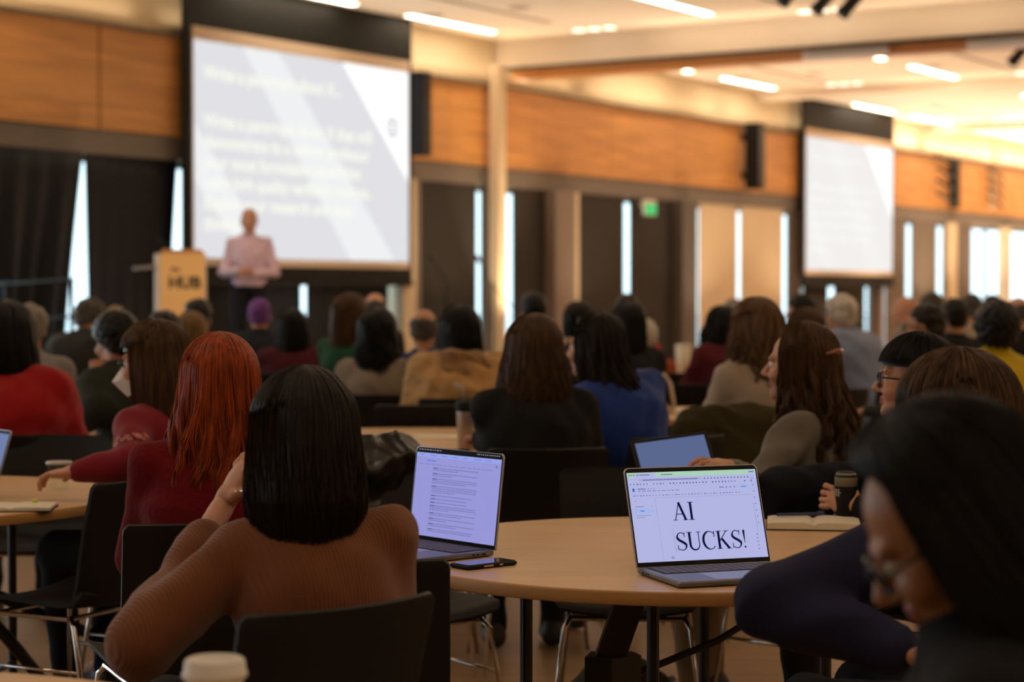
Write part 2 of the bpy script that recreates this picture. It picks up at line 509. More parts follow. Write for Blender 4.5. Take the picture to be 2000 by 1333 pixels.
# openings list (picture columns of the light gaps); the rest of the strip is covered by shades or posts
def shade(pa, pb, m, label, t=.06, z0=.14, z1=ZW1 - .0, fold=0, taperL=0, taperR=0, name='window_shade', cat='shade', group=None):
    sa, sb = spx(pa, t), spx(pb, t)
    q = MB(); nx, nz = (40, 14) if fold else (10, 2)
    vs = []
    for side in (0, 1):
        for j in range(nz + 1):
            g = j / nz; z = z1 + (z0 - z1) * g
            for i in range(nx + 1):
                u = i / nx
                a = sa + taperL * g; c = sb - taperR * g
                ss = a + (c - a) * u
                d = fold * g * (math.sin(u * 31 + 1.5 * g) + .6 * math.sin(u * 13 + 2))
                vs.append(W(ss, t + .012 * (1 - side) + d + fold * 1.2, z))
    w = nx + 1; h = (nz + 1) * w; fs = []
    for j in range(nz):
        for i in range(nx):
            a = j * w + i
            fs.append((a, a + 1, a + w + 1, a + w)); fs.append((h + a, h + a + w, h + a + w + 1, h + a + 1))
    for i in range(nx):
        fs.append((i, h + i, h + i + 1, i + 1)); a = nz * w + i; fs.append((a, a + 1, h + a + 1, h + a))
    for j in range(nz):
        a = j * w; fs.append((a, a + w, h + a + w, h + a)); a = j * w + nx; fs.append((a, h + a, h + a + w, a + w))
    q.add(vs, fs); o = q.build(name, m, smooth=bool(fold))
    tag(o, label, cat, group); return o
shade(-90, 149, M['blackcloth'], 'black drape with deep folds at the left edge of the hall', fold=.07, taperR=.42, name='curtain', cat='curtain')
shade(164, 344, M['blackcloth'], 'smooth black drape behind the lectern, between two bright gaps', fold=.012, taperL=.05, taperR=.24, name='curtain', cat='curtain')
shade(355, 586, M['blackcloth'], 'black shade hanging behind the left half of the large screen', t=.05)
shade(598, 756, M['blackcloth'], 'black shade hanging behind the right half of the large screen', t=.05)
shade(768, 790, M['blackcloth'], 'narrow black shade strip at the right end of the large screen', t=.05)
shade(822, 929, M['greyshade'], 'dark shade between the large screen and the cream column, light gap at its right')
shade(941, 978, M['pil2'], 'narrow dark grey shade just left of the cream column')
shade(1000, 1072, M['greyshade'], 'dark shade directly right of the cream column')
shade(1131, 1217, M['greyshade'], 'dark shade between the taupe pier and the light gap left of the exit sign')
shade(1229, 1320, M['greyshade'], 'dark shade behind the green exit sign')
shade(1364, 1438, M['creamshade'], 'left one of the two cream window shades')
shade(1445, 1527, M['creamshade'], 'right one of the two cream window shades')
shade(1535, 1560, M['taupeshade'], 'narrow taupe shade left of the small screen')
shade(1567, 1616, M['greyshade'], 'dark shade hanging behind the left third of the small screen')
shade(1628, 1688, M['greyshade'], 'dark shade hanging behind the right part of the small screen')
shade(1700, 1717, M['taupeshade'], 'very narrow taupe shade under the right end of the small screen')
shade(1728, 1768, M['taupeshade'], 'taupe shade just right of the small screen')
shade(1779, 1828, M['taupeshade'], 'taupe shade between two blue light gaps right of the small screen')
shade(1839, 1856, M['taupeshade'], 'narrow taupe shade left of the far cream pier')
shade(1869, 1896, M['taupeshade'], 'taupe shade beside the bright uncovered windows')
def pier(pa, pb, m, t=.22, z1=ZW1, n=[9]):
    q = MB(); q.wbox(spx(pa, t), spx(pb, t), .0, t, 0, z1); o = q.build('trim_%d' % n[0], m); n[0] += 1; return struct(o)
pier(788, 813, M['pilc']); pier(813, 822, M['pil'], .12)
pier(1085, 1124, M['pil']); pier(1124, 1131, M['pilc'], .14)
pier(1333, 1362, M['pil2']); pier(1560, 1566, M['pil'], .12)
pier(1717, 1727, M['pil'], .14); pier(1856, 1869, M['pilc'], .16); pier(1961, 1974, M['pilc'], .14)
q = MB(); q.wbox(spx(1925), spx(1929), -.07, -.02, ZW0, ZW1); struct(q.build('trim_20', M['alu']))

# stage
st = struct(wb('stage', M['black'], (9.5, 17.6, .45, 3.25, 0, .62)))
STG = zreal(.62)

# ------------------------------------------------------------------ ceiling fittings
def strip(s0, s1, t):
    root = thing('ceiling_light', W((s0 + s1) / 2, t, HC), 0, 'x', 'ceiling light', 'recessed linear ceiling lights')
    q = MB(); e = .02
    q.wbox(s0 - e, s1 + e, t - .075, t - .055, HC - .006, HC + .002); q.wbox(s0 - e, s1 + e, t + .055, t + .075, HC - .006, HC + .002)
    q.wbox(s0 - e, s0, t - .055, t + .055, HC - .006, HC + .002); q.wbox(s1, s1 + e, t - .055, t + .055, HC - .006, HC + .002)
    kid(q, 'frame', M['white'], root)
    q = MB(); q.wbox(s0, s1, t - .055, t + .055, HC - .004, HC + .002); kid(q, 'diffuser', M['strip'], root)
    return root
rows = [.42, 3.2, 6.0, 8.8, 11.6, 14.4, 17.2]
ordn = ['first', 'second', 'third', 'fourth', 'fifth', 'sixth']
bays = [('bay over the nearest tables', -2.6), ('left bay', 5.0), ('bay over large screen', 12.6), ('bay beyond nearest beam', 20.2), ('bay past second beam', 27.55), ('bay over bright windows', 34.75), ('farthest bay', 41.9)]
for bi, (bn, s) in enumerate(bays):
    for ri, t in enumerate(rows):
        for k, (a, c) in enumerate(((2.4, 4.1), (5.05, 6.75))):
            r = strip(s + a, s + c, t)
            r['label'] = 'light bar, %s, %s row from screen wall, %s end' % (bn, ordn[ri] if ri < 6 else 'seventh', ('left', 'right')[k])
diff = mat('slot_tan', (.30, .24, .17), .7)  # one even tan for the air slots and flush speakers
for bi, (bn, s) in enumerate(bays[2:5]):
    for t in (1.4, 4.2, 7.0):
        q = MB(); q.wbox(s + 3.2, s + 6.4, t - .045, t + .045, HC - .004, HC + .001)
        tag(q.build('air_slot', diff), 'thin tan air slot, %s, %s from screen wall' % (bn, {1.4: 'nearest', 4.2: 'second', 7.0: 'third'}[t]), 'vent', 'ceiling air slots')
        for t2, nm in ((t - .75, 'before'), (t + .35, 'behind')):
            q = MB(); c = W(s + 5.2, t2, HC - .006); q.lathe([(.01, .002), (.13, 0), (.15, .004), (.15, .007)], c, 20)
            tag(q.build('ceiling_speaker', diff), 'flush ceiling speaker %s the %s air slot, %s' % (nm, {1.4: 'nearest', 4.2: 'second', 7.0: 'third'}[t], bn), 'speaker', 'flush ceiling speakers')
for bi, s in enumerate((b1 - .28, 27.2 - .3, 34.4 - .3)):
    for j, t0 in enumerate((1.35, 4.15, 6.95)):
        for k in range(3):
            c = W(s, t0 + k * .2, HC - .012)
            q = MB(); q.lathe([(.0, .004), (.068, .0), (.088, .003), (.092, .013)], c, 16)
            o = tag(q.build('downlight', M['spot']), 'round downlight %s, %s of three, %s trio from screen wall' % (('before the nearest beam', 'before the second beam', 'before the third beam')[bi], ('left', 'middle', 'right')[k], ('nearest', 'second', 'third')[j]), 'downlight', 'downlights beside the beams')
        if bi < 2:
            l = bpy.data.lights.new('downlight_beam', 'SPOT'); l.energy = 90; l.spot_size = R(95); l.spot_blend = .6; l.color = (1, .8, .55); l.shadow_soft_size = .04
            lo = bpy.data.objects.new('downlight_beam', l); COL.objects.link(lo); lo.location = W(s + .02, t0 + .2, HC - .03)
            lo.rotation_euler = (0, R(12), PI / 2 - WA)

# black stage spotlights clamped to the ceiling
HCR = zreal(HC)
def stage_spot(px, py, Y, yaw, label):
    c = PT(px, py, Y); root = thing('stage_spotlight', c, 0, label, 'spotlight', 'black stage spotlights')
    q = MB(); d = Vector((math.cos(yaw), math.sin(yaw), 0)) * .75 + Vector((0, 0, .66))
    q.tube([-d * .17, -d * .13, d * .12, d * .2], [.085, .07, .07, .045], 14); q.build('can', M['black'], root, True)
    q = MB(); q.tube([(.0, .08, 0), (0, .09, .12), (0, 0, .2), (0, -.09, .12), (0, -.08, 0)], .009, 6); q.tube([(0, 0, .2), (0, 0, HCR - c.z)], .014, 6)
    q.build('yoke', M['black'], root)
    q = MB(); q.box((-.05, -.05, HCR - c.z - .03), (.05, .05, HCR - c.z)); q.build('clamp', M['black'], root)
stage_spot(1610, 2, 22.89, R(40), 'large black stage spotlight at the top edge, left of the close pair')
stage_spot(1662, 8, 22.65, R(35), 'black stage spotlight at the top edge, right of the close pair')
stage_spot(1545, -14, 22.15, R(35), 'black stage spotlight barely showing at the top edge')
stage_spot(1990, 106, 27.57, R(35), 'black stage spotlight at the right edge under the nearest beam')

# ------------------------------------------------------------------ projection screens
def proj_screen(pl, pr, zt, zb, label, scr_t, labelcat, slide):
    sa, sb = spx(pl, scr_t), spx(pr, scr_t)
    root = thing('projection_screen', W((sa + sb) / 2, scr_t, zb), 0, label, 'screen')
    q = MB(); q.wbox(sa - .1, sb + .05, scr_t - .05, scr_t - .004, zb - .15, HC); q.wbox(sa - .1, sb + .05, scr_t - .07, scr_t + .02, zb - .19, zb - .15)
    kid(q, 'drop_cloth', M['black'], root)
    q = MB(); q.wbox(sa, sb, scr_t - .004, scr_t, zb, zt); kid(q, 'screen_fabric', M['screenfab'], root)
    w = sb - sa; h = zt - zb
    ia, ib, ja, jb = sa + .015, sb - .02, zb + .075, zt - .125
    q = MB(); q.wbox(ia, ib, scr_t, scr_t + .002, ja, jb)
    img = kid(q, 'projected_slide', slide['bg'], root)
    iw, ih = ib - ia, jb - ja
    def poly(name, pts, m, d):
        q = MB(); n = len(pts)
        q.add([W(ia + x * iw, scr_t + .0022 + d, ja + y * ih) for x, y in pts], [tuple(range(n))])
        for i, v in enumerate(q.v): q.v[i] = v - root.location
        o = q.build(name, m, root); return o
    poly('slide_band', [(.20, 1), (.36, 1), (.93, 0), (.70, 0)], slide['band'], .0)
    poly('slide_band', [(0, .62), (0, .36), (.22, 0), (.34, 0)], slide['band'], .0)
    poly('slide_corner', [(.66, 1), (1, 1), (1, .42)], slide['white'], .0005)
    lines = [(.90, 'Write a paragraph about X...'), (.68, 'Write a paragraph about X that will'), (.585, 'demonstrate to a college professor'),
             (.49, 'your most formidable capabilities'), (.395, 'using high quality verifiable sources.'), (.30, 'Explain your research and deep'), (.205, 'thinking...')]
    for (v, tx) in lines:
        mt = wall_mtx(ia + .04 * iw, scr_t + .0035, ja + (v - .075) * ih); mt.translation -= root.location
        text_obj('slide_text', tx, .185 * KS, slide['text'], mt, root, depth=.0002, sx=1.0, bold=.005)
    # round emblem outline on the white corner
    q = MB(); cx, cy, rr = .915, .70, .118
    for k in range(24):
        a0, a1 = 2 * PI * k / 24, 2 * PI * (k + 1) / 24
        pts = [(r * math.cos(a), r * math.sin(a)) for r, a in ((rr, a0), (rr, a1), (rr * .82, a1), (rr * .82, a0))]
        q.add([W(ia + cx * iw + x, scr_t + .004, ja + cy * ih + y) for x, y in pts], [(0, 1, 2, 3)])
    for dx in (-.045, 0, .045):
        q.add([W(ia + cx * iw + dx + x, scr_t + .004, ja + cy * ih + y) for x, y in ((-.009, -.07), (.009, -.07), (.009, .07), (-.009, .07))], [(0, 1, 2, 3)])
    for y0 in (-.06, .055):
        q.add([W(ia + cx * iw + x, scr_t + .004, ja + cy * ih + y0 + y) for x, y in ((-.055, -.007), (.055, -.007), (.055, .007), (-.055, .007))], [(0, 1, 2, 3)])
    for i, v in enumerate(q.v): q.v[i] = v - root.location
    q.build('slide_emblem', slide['ink'], root)
    return root
M['screenfab'] = mat('screen_margin', (.72, .56, .42), .8)
slide = dict(bg=emis('slide_grey', (.76, .76, .79), 1.0), band=emis('slide_band', (.87, .88, .90), 1.0), white=emis('slide_white', (1, 1, 1), 1.15),
             text=emis('slide_text', (.98, .98, .88), 1.0), ink=emis('slide_ink', (.42, .42, .46), 1.0))
proj_screen(378, 800, 3.935, 1.655, 'large projection screen with the slide, behind the speaker in the pink shirt', .25, '', slide)
slide2 = dict(bg=emis('slide_far_grey', (.90, .87, .85), 1.0), band=emis('slide_far_band', (.92, .90, .88), 1.0), white=emis('slide_far_white', (1, 1, 1), 1.2),
              text=emis('slide_far_text', (.96, .97, .92), 1.0), ink=emis('slide_far_ink', (.7, .7, .72), 1.0))
proj_screen(1573, 1743, 3.935, 1.66, 'smaller looking projection screen farther along the wall at right', .25, '', slide2)

# wall loudspeakers and racks
def wspk(px, t0, t1, wd, z0, z1, label):
    s = spx(px, t1); root = thing('wall_speaker', W(s, t0, z0), 0, label, 'loudspeaker')
    q = MB(); q.wbox(s - wd / 2, s + wd / 2, t0, t1, z0, z1); kid(q, 'cabinet', M['black'], root)
    q = MB(); q.wbox(s - .05, s + .05, .11, t0, z0 + .15, z0 + .25); q.wbox(s - .05, s + .05, .11, t0, z1 - .25, z1 - .15); kid(q, 'bracket', M['blackmetal'], root)
    q = MB(); q.wbox(s - wd / 2 + .01, s + wd / 2 - .01, t1, t1 + .008, z0 + .02, z1 - .02); kid(q, 'grille', M['blackmetal'], root)
wspk(834, .2, .42, .17, 2.90, 3.82, 'tall black loudspeaker on the wood panelling right of the large screen')
wspk(1487, .2, .42, .22, 2.90, 3.86, 'tall black loudspeaker on the wood panelling left of the small screen')
def arm_rack(px, z0, z1, panel, label):
    s = spx(px, .3); root = thing('equipment_rack', W(s, .11, z0), 0, label, 'rack')
    q = MB()
    q.wbox(s - .02, s + (.34 if panel else .05), .115, .2, z0, z1)
    kid(q, 'back_plate', M['black'] if panel else M['pilc'], root)
    for k in range(4):
        z = z0 + .12 + k * (z1 - z0 - .2) / 3
        q = MB(); sg = -1 if panel else 1
        q.tube([W(s + .05, .2, z - .04), W(s - .25, .24, z - .02), W(s - .6, .26, z + .03), W(s - .95, .24, z + .10)] if panel else
               [W(s + .55, .2, z - .08), W(s + .35, .24, z - .02), W(s + .0, .26, z + .04), W(s - .35, .24, z + .1)], .035, 8)
        kid(q, 'arm', M['black'], root)
arm_rack(1872, 2.93, 3.82, True, 'black wall rack with four curved arms right of the small screen')
arm_rack(1948, 2.95, 3.72, False, 'pale wall rack with four dark arms near the right edge')
# exit sign
s = spx(1272, .25); root = thing('exit_sign', W(s, .1, 2.36), 0, 'lit green exit sign hanging under the grey header', 'sign')
z0 = zat(1272, 421, .25); z1 = zat(1272, 394, .25)
q = MB(); q.wbox(s - .16, s + .16, .2, .24, z0, z1 + .02); kid(q, 'housing', M['white'], root)
q = MB(); q.wbox(s - .15, s + .15, .24, .243, z0 + .01, z1 - .03); kid(q, 'sign_face', emis('exit_green', (.02, .55, .12), 1.0), root)
mt = wall_mtx(s - .13, .245, z0 + .035); mt.translation -= root.location
text_obj('sign_text', 'EXIT', .14 * KS, emis('exit_letters', (.25, .9, .4), 1.0), mt, root, .0003)
q = MB(); q.wbox(s - .02, s + .02, .09, .2, z1 - .06, z1); kid(q, 'bracket', M['white'], root)

# ------------------------------------------------------------------ lectern, microphone, stage rail
lp = PT(351, 560, 18.6); lx, ly = lp.x, lp.y
lec = thing('lectern', (lx, ly, STG), R(14), 'light wood lectern with black lettering at the left of the stage', 'lectern')
zt = PT(351, 492, 18.6).z - STG
lw = mat('lectern_face', (.78, .48, .20), .45); ls_ = mat('lectern_side', (.62, .47, .34), .5)
q = MB(); q.box((-.18, -.19, .02), (.21, -.17, zt)); lf = q.build('front_panel', lw, lec)
q = MB(); q.box((-.22, -.19, 0), (-.18, .2, zt - .02)); q.build('side_panel', ls_, lec)
q = MB(); q.box((.21, -.19, 0), (.23, .2, zt - .02)); q.build('side_panel', ls_, lec)
q = MB(); q.hexa([(-.17, -.2, zt - .01), (.19, -.2, zt - .01), (.19, .24, zt - .09), (-.17, .24, zt - .09), (-.17, -.2, zt + .02), (.19, -.2, zt + .02), (.19, .24, zt - .06), (-.17, .24, zt - .06)]); q.build('reading_top', mat('lectern_top', (.50, .22, .08), .5), lec)
q = MB(); q.box((-.14, -.16, .5), (.17, .2, .52)); q.build('shelf', ls_, lec)
q = MB(); q.hexa([(-.42, -.1, zt - .17), (-.18, -.1, zt - .15), (-.18, .15, zt - .15), (-.42, .15, zt - .17), (-.42, -.1, zt - .145), (-.18, -.1, zt - .12), (-.18, .15, zt - .12), (-.42, .15, zt - .145)]); q.build('side_shelf', M['alu'], lec)
ink = mat('black_ink', (.012, .012, .012), .5)
mt = Matrix.Translation((-.12, -.1905, zt - .34)) @ Matrix.Rotation(PI / 2, 4, 'X')
text_obj('lettering', 'HUB', .15, ink, mt, lf, .001, bold=.006)
mt = Matrix.Translation((-.095, -.1905, zt - .185)) @ Matrix.Rotation(PI / 2, 4, 'X')
text_obj('lettering', 'the', .06, ink, mt, lf, .001, bold=.002)
q = MB(); a = PT(316, 500, 18.6) - Vector((lx, ly, STG)); 
ra = Matrix.Rotation(-R(14), 3, 'Z'); a = ra @ a
q.tube([(-.1, .05, zt - .02), (-.13, .03, zt + .06), (-.22, .0, zt + .14)], .006, 6); q.build('gooseneck_microphone', M['blackmetal'], lec)

def boom_stand(px, pyb, Y, label, flip=1):
    p = PT(px, pyb, Y); root = thing('microphone_stand', (p.x, p.y, 0), 0, label, 'microphone stand')
    q = MB(); q.tube([(0, 0, .02), (0, 0, 1.5)], .016, 8); q.build('pole', M['blackmetal'], root)
    for a in (30, 150, 270):
        q = MB(); q.tube([(0, 0, .25), (.28 * math.cos(R(a)), .28 * math.sin(R(a)), .01)], .012, 6); q.build('leg', M['blackmetal'], root)
    q = MB(); q.tube([(-.15 * flip, 0, 1.78), (0, 0, 1.5), (.33 * flip, 0, 1.12)], .009, 6); q.build('boom', M['blackmetal'], root)
    q = MB(); q.tube([(-.15 * flip, 0, 1.78), (-.2 * flip, 0, 1.86)], [.02, .03], 8); q.build('microphone', M['blackmetal'], root)
boom_stand(960, 640, 25.5, 'black boom microphone stand beside the cream column')
boom_stand(872, 640, 26, 'dark microphone stand in front of the shade right of the large screen', 1)
rl = thing('stage_railing', PT(60, 640, 18.7).xy.to_3d(), 0, 'thin metal handrail in front of the folded black drape at left', 'railing')
o0 = rl.location
q = MB(); q.tube([PT(-40, 556, 19.2) - o0, PT(60, 552, 18.7) - o0, PT(145, 545, 18.3) - o0], .012, 8)
q.tube([PT(-40, 632, 19.2) - o0, PT(60, 626, 18.7) - o0, PT(145, 618, 18.3) - o0], .012, 8); q.build('rail', M['blackmetal'], rl)
for px, Y in ((10, 18.6), (140, 14.9)):
    p = PT(px, 600, Y) - o0; q = MB(); q.tube([(p.x, p.y, .0), (p.x, p.y, PT(px, 548, Y).z)], .015, 8); q.build('post', M['blackmetal'], rl)
# ------------------------------------------------------------------ furniture
def chair_proto():
    root = thing('chair', (0, 0, 0), 0, 'x', 'chair', 'black shell chairs')
    def prof(kind):               # seat/back profile: y forward, z up
        if kind == 'seat':
            return [(.22, .435), (.20, .452), (.1, .455), (0, .447), (-.1, .442), (-.17, .452), (-.205, .49)]
        return [(-.205, .47), (-.225, .54), (-.24, .62), (-.262, .72), (-.285, .80), (-.297, .845)]
    def sheet(pts, wfun, th, curve):
        pts = [tuple(pts[i][c] + (pts[i + 1][c] - pts[i][c]) * k / 4 for c in (0, 1)) for i in range(len(pts) - 1) for k in range(4)] + [pts[-1]]
        q = MB(); nx = 12; n = len(pts); vs = []
        for side in (0, 1):
            for j, (y, z) in enumerate(pts):
                a = pts[max(j - 1, 0)]; b = pts[min(j + 1, n - 1)]
                d = Vector((b[0] - a[0], b[1] - a[1])).normalized(); nn = Vector((-d.y, d.x)) * th * side
                w = wfun(j / (n - 1))
                for i in range(nx + 1):
                    u = i / nx * 2 - 1
                    cv = curve * u * u
                    vs.append((u * w, y + nn.x + (cv if pts[0][0] < 0 else 0), z + nn.y + (0 if pts[0][0] < 0 else cv)))
        w_ = nx + 1; H = n * w_; fs = []
        for j in range(n - 1):
            for i in range(nx):
                a = j * w_ + i; fs.append((a, a + 1, a + w_ + 1, a + w_)); fs.append((H + a, H + a + w_, H + a + w_ + 1, H + a + 1))
        for i in range(nx):
            fs.append((i, H + i, H + i + 1, i + 1)); a = (n - 1) * w_ + i; fs.append((a, a + 1, H + a + 1, H + a))
        for j in range(n - 1):
            a = j * w_; fs.append((a, a + w_, H + a + w_, H + a)); a = j * w_ + nx; fs.append((a, H + a, H + a + w_, a + w_))
        q.add(vs, fs); return q
    shade_auto(sheet(prof('seat'), lambda t: .225 - .03 * (1 - min(1, t * 4)) - .01 * t, -.012, .022).build('seat', M['shell'], root), 50)
    shade_auto(sheet(prof('back'), lambda t: .212 + .014 * t - .014 * max(0, (t - .9) / .1) ** 2.5, .012, .05).build('backrest', M['shell'], root), 50)
    for sx in (-1, 1):
        q = MB(); q.tube([(sx * .17, .16, .43), (sx * .19, .19, .40), (sx * .235, .235, .01)], .008, 8); q.build('leg', M['chrome'], root, True)
        q = MB(); q.tube([(sx * .17, -.12, .43), (sx * .19, -.15, .40), (sx * .235, -.25, .01)], .008, 8); q.build('leg', M['chrome'], root, True)
        q = MB(); q.tube([(sx * .205, .205, .27), (sx * .205, -.185, .27)], .006, 6); q.build('stretcher', M['chrome'], root, True)
    q = MB(); q.tube([(-.18, .16, .425), (.18, .16, .425)], .008, 8); q.tube([(-.18, -.12, .425), (.18, -.12, .425)], .008, 8)
    q.tube([(-.18, .16, .425), (-.18, -.12, .425)], .008, 8); q.tube([(.18, .16, .425), (.18, -.12, .425)], .008, 8)
    q.build('seat_frame', M['chrome'], root)
    return root
CH = chair_proto(); ch_used = [False]
def chair(x, y, rz, label, seatmat=None):
    o = CH if not ch_used[0] else copy_tree(CH); ch_used[0] = True
    o.location = (x, y, 0); o.rotation_euler = (0, 0, R(rz)); o['label'] = label
    if seatmat:
        for c in o.children:
            if c.name.startswith('seat') and not c.name.startswith('seat_frame'):
                c.data = c.data.copy(); c.data.materials.clear(); c.data.materials.append(seatmat)
    return o

def round_table(cx, cy, r, label, posts, name='round_table', brace=True):
    root = thing(name, (cx, cy, 0), 0, label, 'table', 'round tables')
    q = MB(); n = 96; z0, z1 = .708, .74
    q.lathe([(r - .004, z1), (r - .006, z1 + 0.0005)], n=n)
    q = MB(); q.lathe([(r - .006, z0 + .002), (r - .006, z1)], n=n); q.build('tabletop', M['table'], root)
    q = MB(); prof = [(r - .007, z0), (r - .002, z0), (r, z0 + .003), (r, z1 - .004), (r - .0015, z1 - .001), (r - .0055, z1 + .0003)]
    vs = []; fs = []
    for (rr, z) in prof:
        for k in range(n): a = 2 * PI * k / n; vs.append((rr * math.cos(a), rr * math.sin(a), z))
    for i in range(len(prof) - 1):
        for k in range(n): l = (k + 1) % n; fs.append((i * n + k, i * n + l, (i + 1) * n + l, (i + 1) * n + k))
    q.add(vs, fs); q.build('edge_band', M['tedge'], root, True)
    q = MB()
    for (a, b) in posts:
        d = (Vector(b) - Vector(a)).normalized()
        q.box((min(a[0], b[0]) - .02, min(a[1], b[1]) - .02, .675), (max(a[0], b[0]) + .02, max(a[1], b[1]) + .02, .708))
    q.build('under_frame', M['blackmetal'], root)
    for (a, b) in posts:
        for p in (a, b):
            q = MB(); q.tube([(p[0], p[1], .68), (p[0], p[1], .02)], .0155, 12); q.tube([(p[0], p[1], .02), (p[0], p[1], 0)], .02, 12)
            q.build('leg', M['blackmetal'], root, False)
    if brace:
        q = MB(); a = Vector(posts[0][0]); b = Vector(posts[0][1]); c = Vector(posts[1][0]); 
        m0 = (a + b) / 2; m1 = (Vector(posts[1][0]) + Vector(posts[1][1])) / 2
        q.tube([(a.x, a.y, .12), (b.x, b.y, .12)], .009, 8); q.build('crossbar', M['blackmetal'], root)
    return root

# ------------------------------------------------------------------ people
def head_sdf(S, hm, face=True, neck=None, scale=1.0):
    """hm: 4x4 from head space (origin between the ears, facing +Y) to person space"""
    R3 = hm.to_3x3()
    P = lambda x, y, z: tuple(hm @ Vector((x * scale, y * scale, z * scale)))
    E = lambda c, r, k=.02, Rx=None, sub=False: S.ell(P(*c), tuple(v * scale for v in r), (R3 @ Rx) if Rx else R3, k, sub)
    E((0, -.014, .045), (.075, .098, .083)); E((0, .03, -.018), (.060, .062, .082)); E((0, .042, -.074), (.043, .045, .032), .025)
    E((0, .079, -.093), (.018, .014, .015), .02); E((0, -.045, -.03), (.058, .05, .055), .03)
    if face:
        S.cap(P(-.036, .083, .03), P(.036, .083, .03), .011, .011, .015)
        for s in (-1, 1):
            E((s * .031, .097, .010), (.017, .012, .011), .008, sub=True)
            E((s * .040, .066, -.024), (.026, .028, .026), .02)
            E((s * .0775, -.006, -.004), (.0075, .018, .031), .006, rotm(rx=-.15))
            E((s * .011, .098, -.027), (.008, .010, .007), .006)
            E((s * .076, .0, -.002), (.004, .009, .016), .004, sub=True)
        S.cap(P(0, .090, .018), P(0, .114, -.020), .0075, .0115, .010)
        S.cap(P(-.018, .0905, -.0505), P(.018, .0905, -.0505), .0062, None, .006)
        S.cap(P(-.014, .0905, -.0615), P(.014, .0905, -.0615), .0068, None, .006)
        E((0, .103, -.056), (.024, .006, .0012), .002, sub=True)
    else:
        for s in (-1, 1): E((s * .0775, -.006, -.004), (.0085, .018, .031), .006)
        S.cap(P(0, .090, .018), P(0, .112, -.020), .008, .012, .012)
    if neck is not None:
        S.cap(P(0, -.02, -.05), neck, .052 * scale, .058 * scale, .03)
    return P

def hand_sdf(S, wrist, d, nrm, curl=.5, side=1, s=1.0, spread=.12):
    """wrist: point, d: direction of the fingers, nrm: back-of-hand normal"""
    w = Vector(wrist); d = Vector(d).normalized(); nn = Vector(nrm); nn = (nn - d * nn.dot(d)).normalized(); x = d.cross(nn) * side
    pm = w + d * .05 * s
    Rm = Matrix((x, d, nn)).transposed()
    S.ell(pm, (.040 * s, .052 * s, .015 * s), Rm, .012); S.cap(w - d * .02, w + d * .015, .025 * s, .024 * s, .02)
    for i, (off, L) in enumerate(((-.030, .068), (-.010, .078), (.010, .073), (.029, .057))):
        a = w + d * .092 * s + x * off * s; c = curl * (1 + .12 * i); dd = (d + x * off * spread / .03).normalized()
        seg = [L * .45, L * .32, L * .26]; p = a; ang = c * .55; r = .0092 * s
        for j, l in enumerate(seg):
            dr = dd * math.cos(ang) - nn * math.sin(ang); q = p + dr * l * s
            S.cap(p, q, r, r * .9, .004); p = q; r *= .9; ang += c * .9
    a = w + d * .025 * s - x * .034 * s; t1 = (d * .62 - x * .62 - nn * .35).normalized()
    b = a + t1 * .040 * s; t2 = (d * .9 - x * .25 - nn * .45).normalized(); c2 = b + t2 * .030 * s
    S.cap(w + d * .02 * s - x * .012 * s, a, .015 * s, .013 * s, .01); S.cap(a, b, .0125 * s, .010 * s, .006); S.cap(b, c2, .010 * s, .0085 * s, .005)

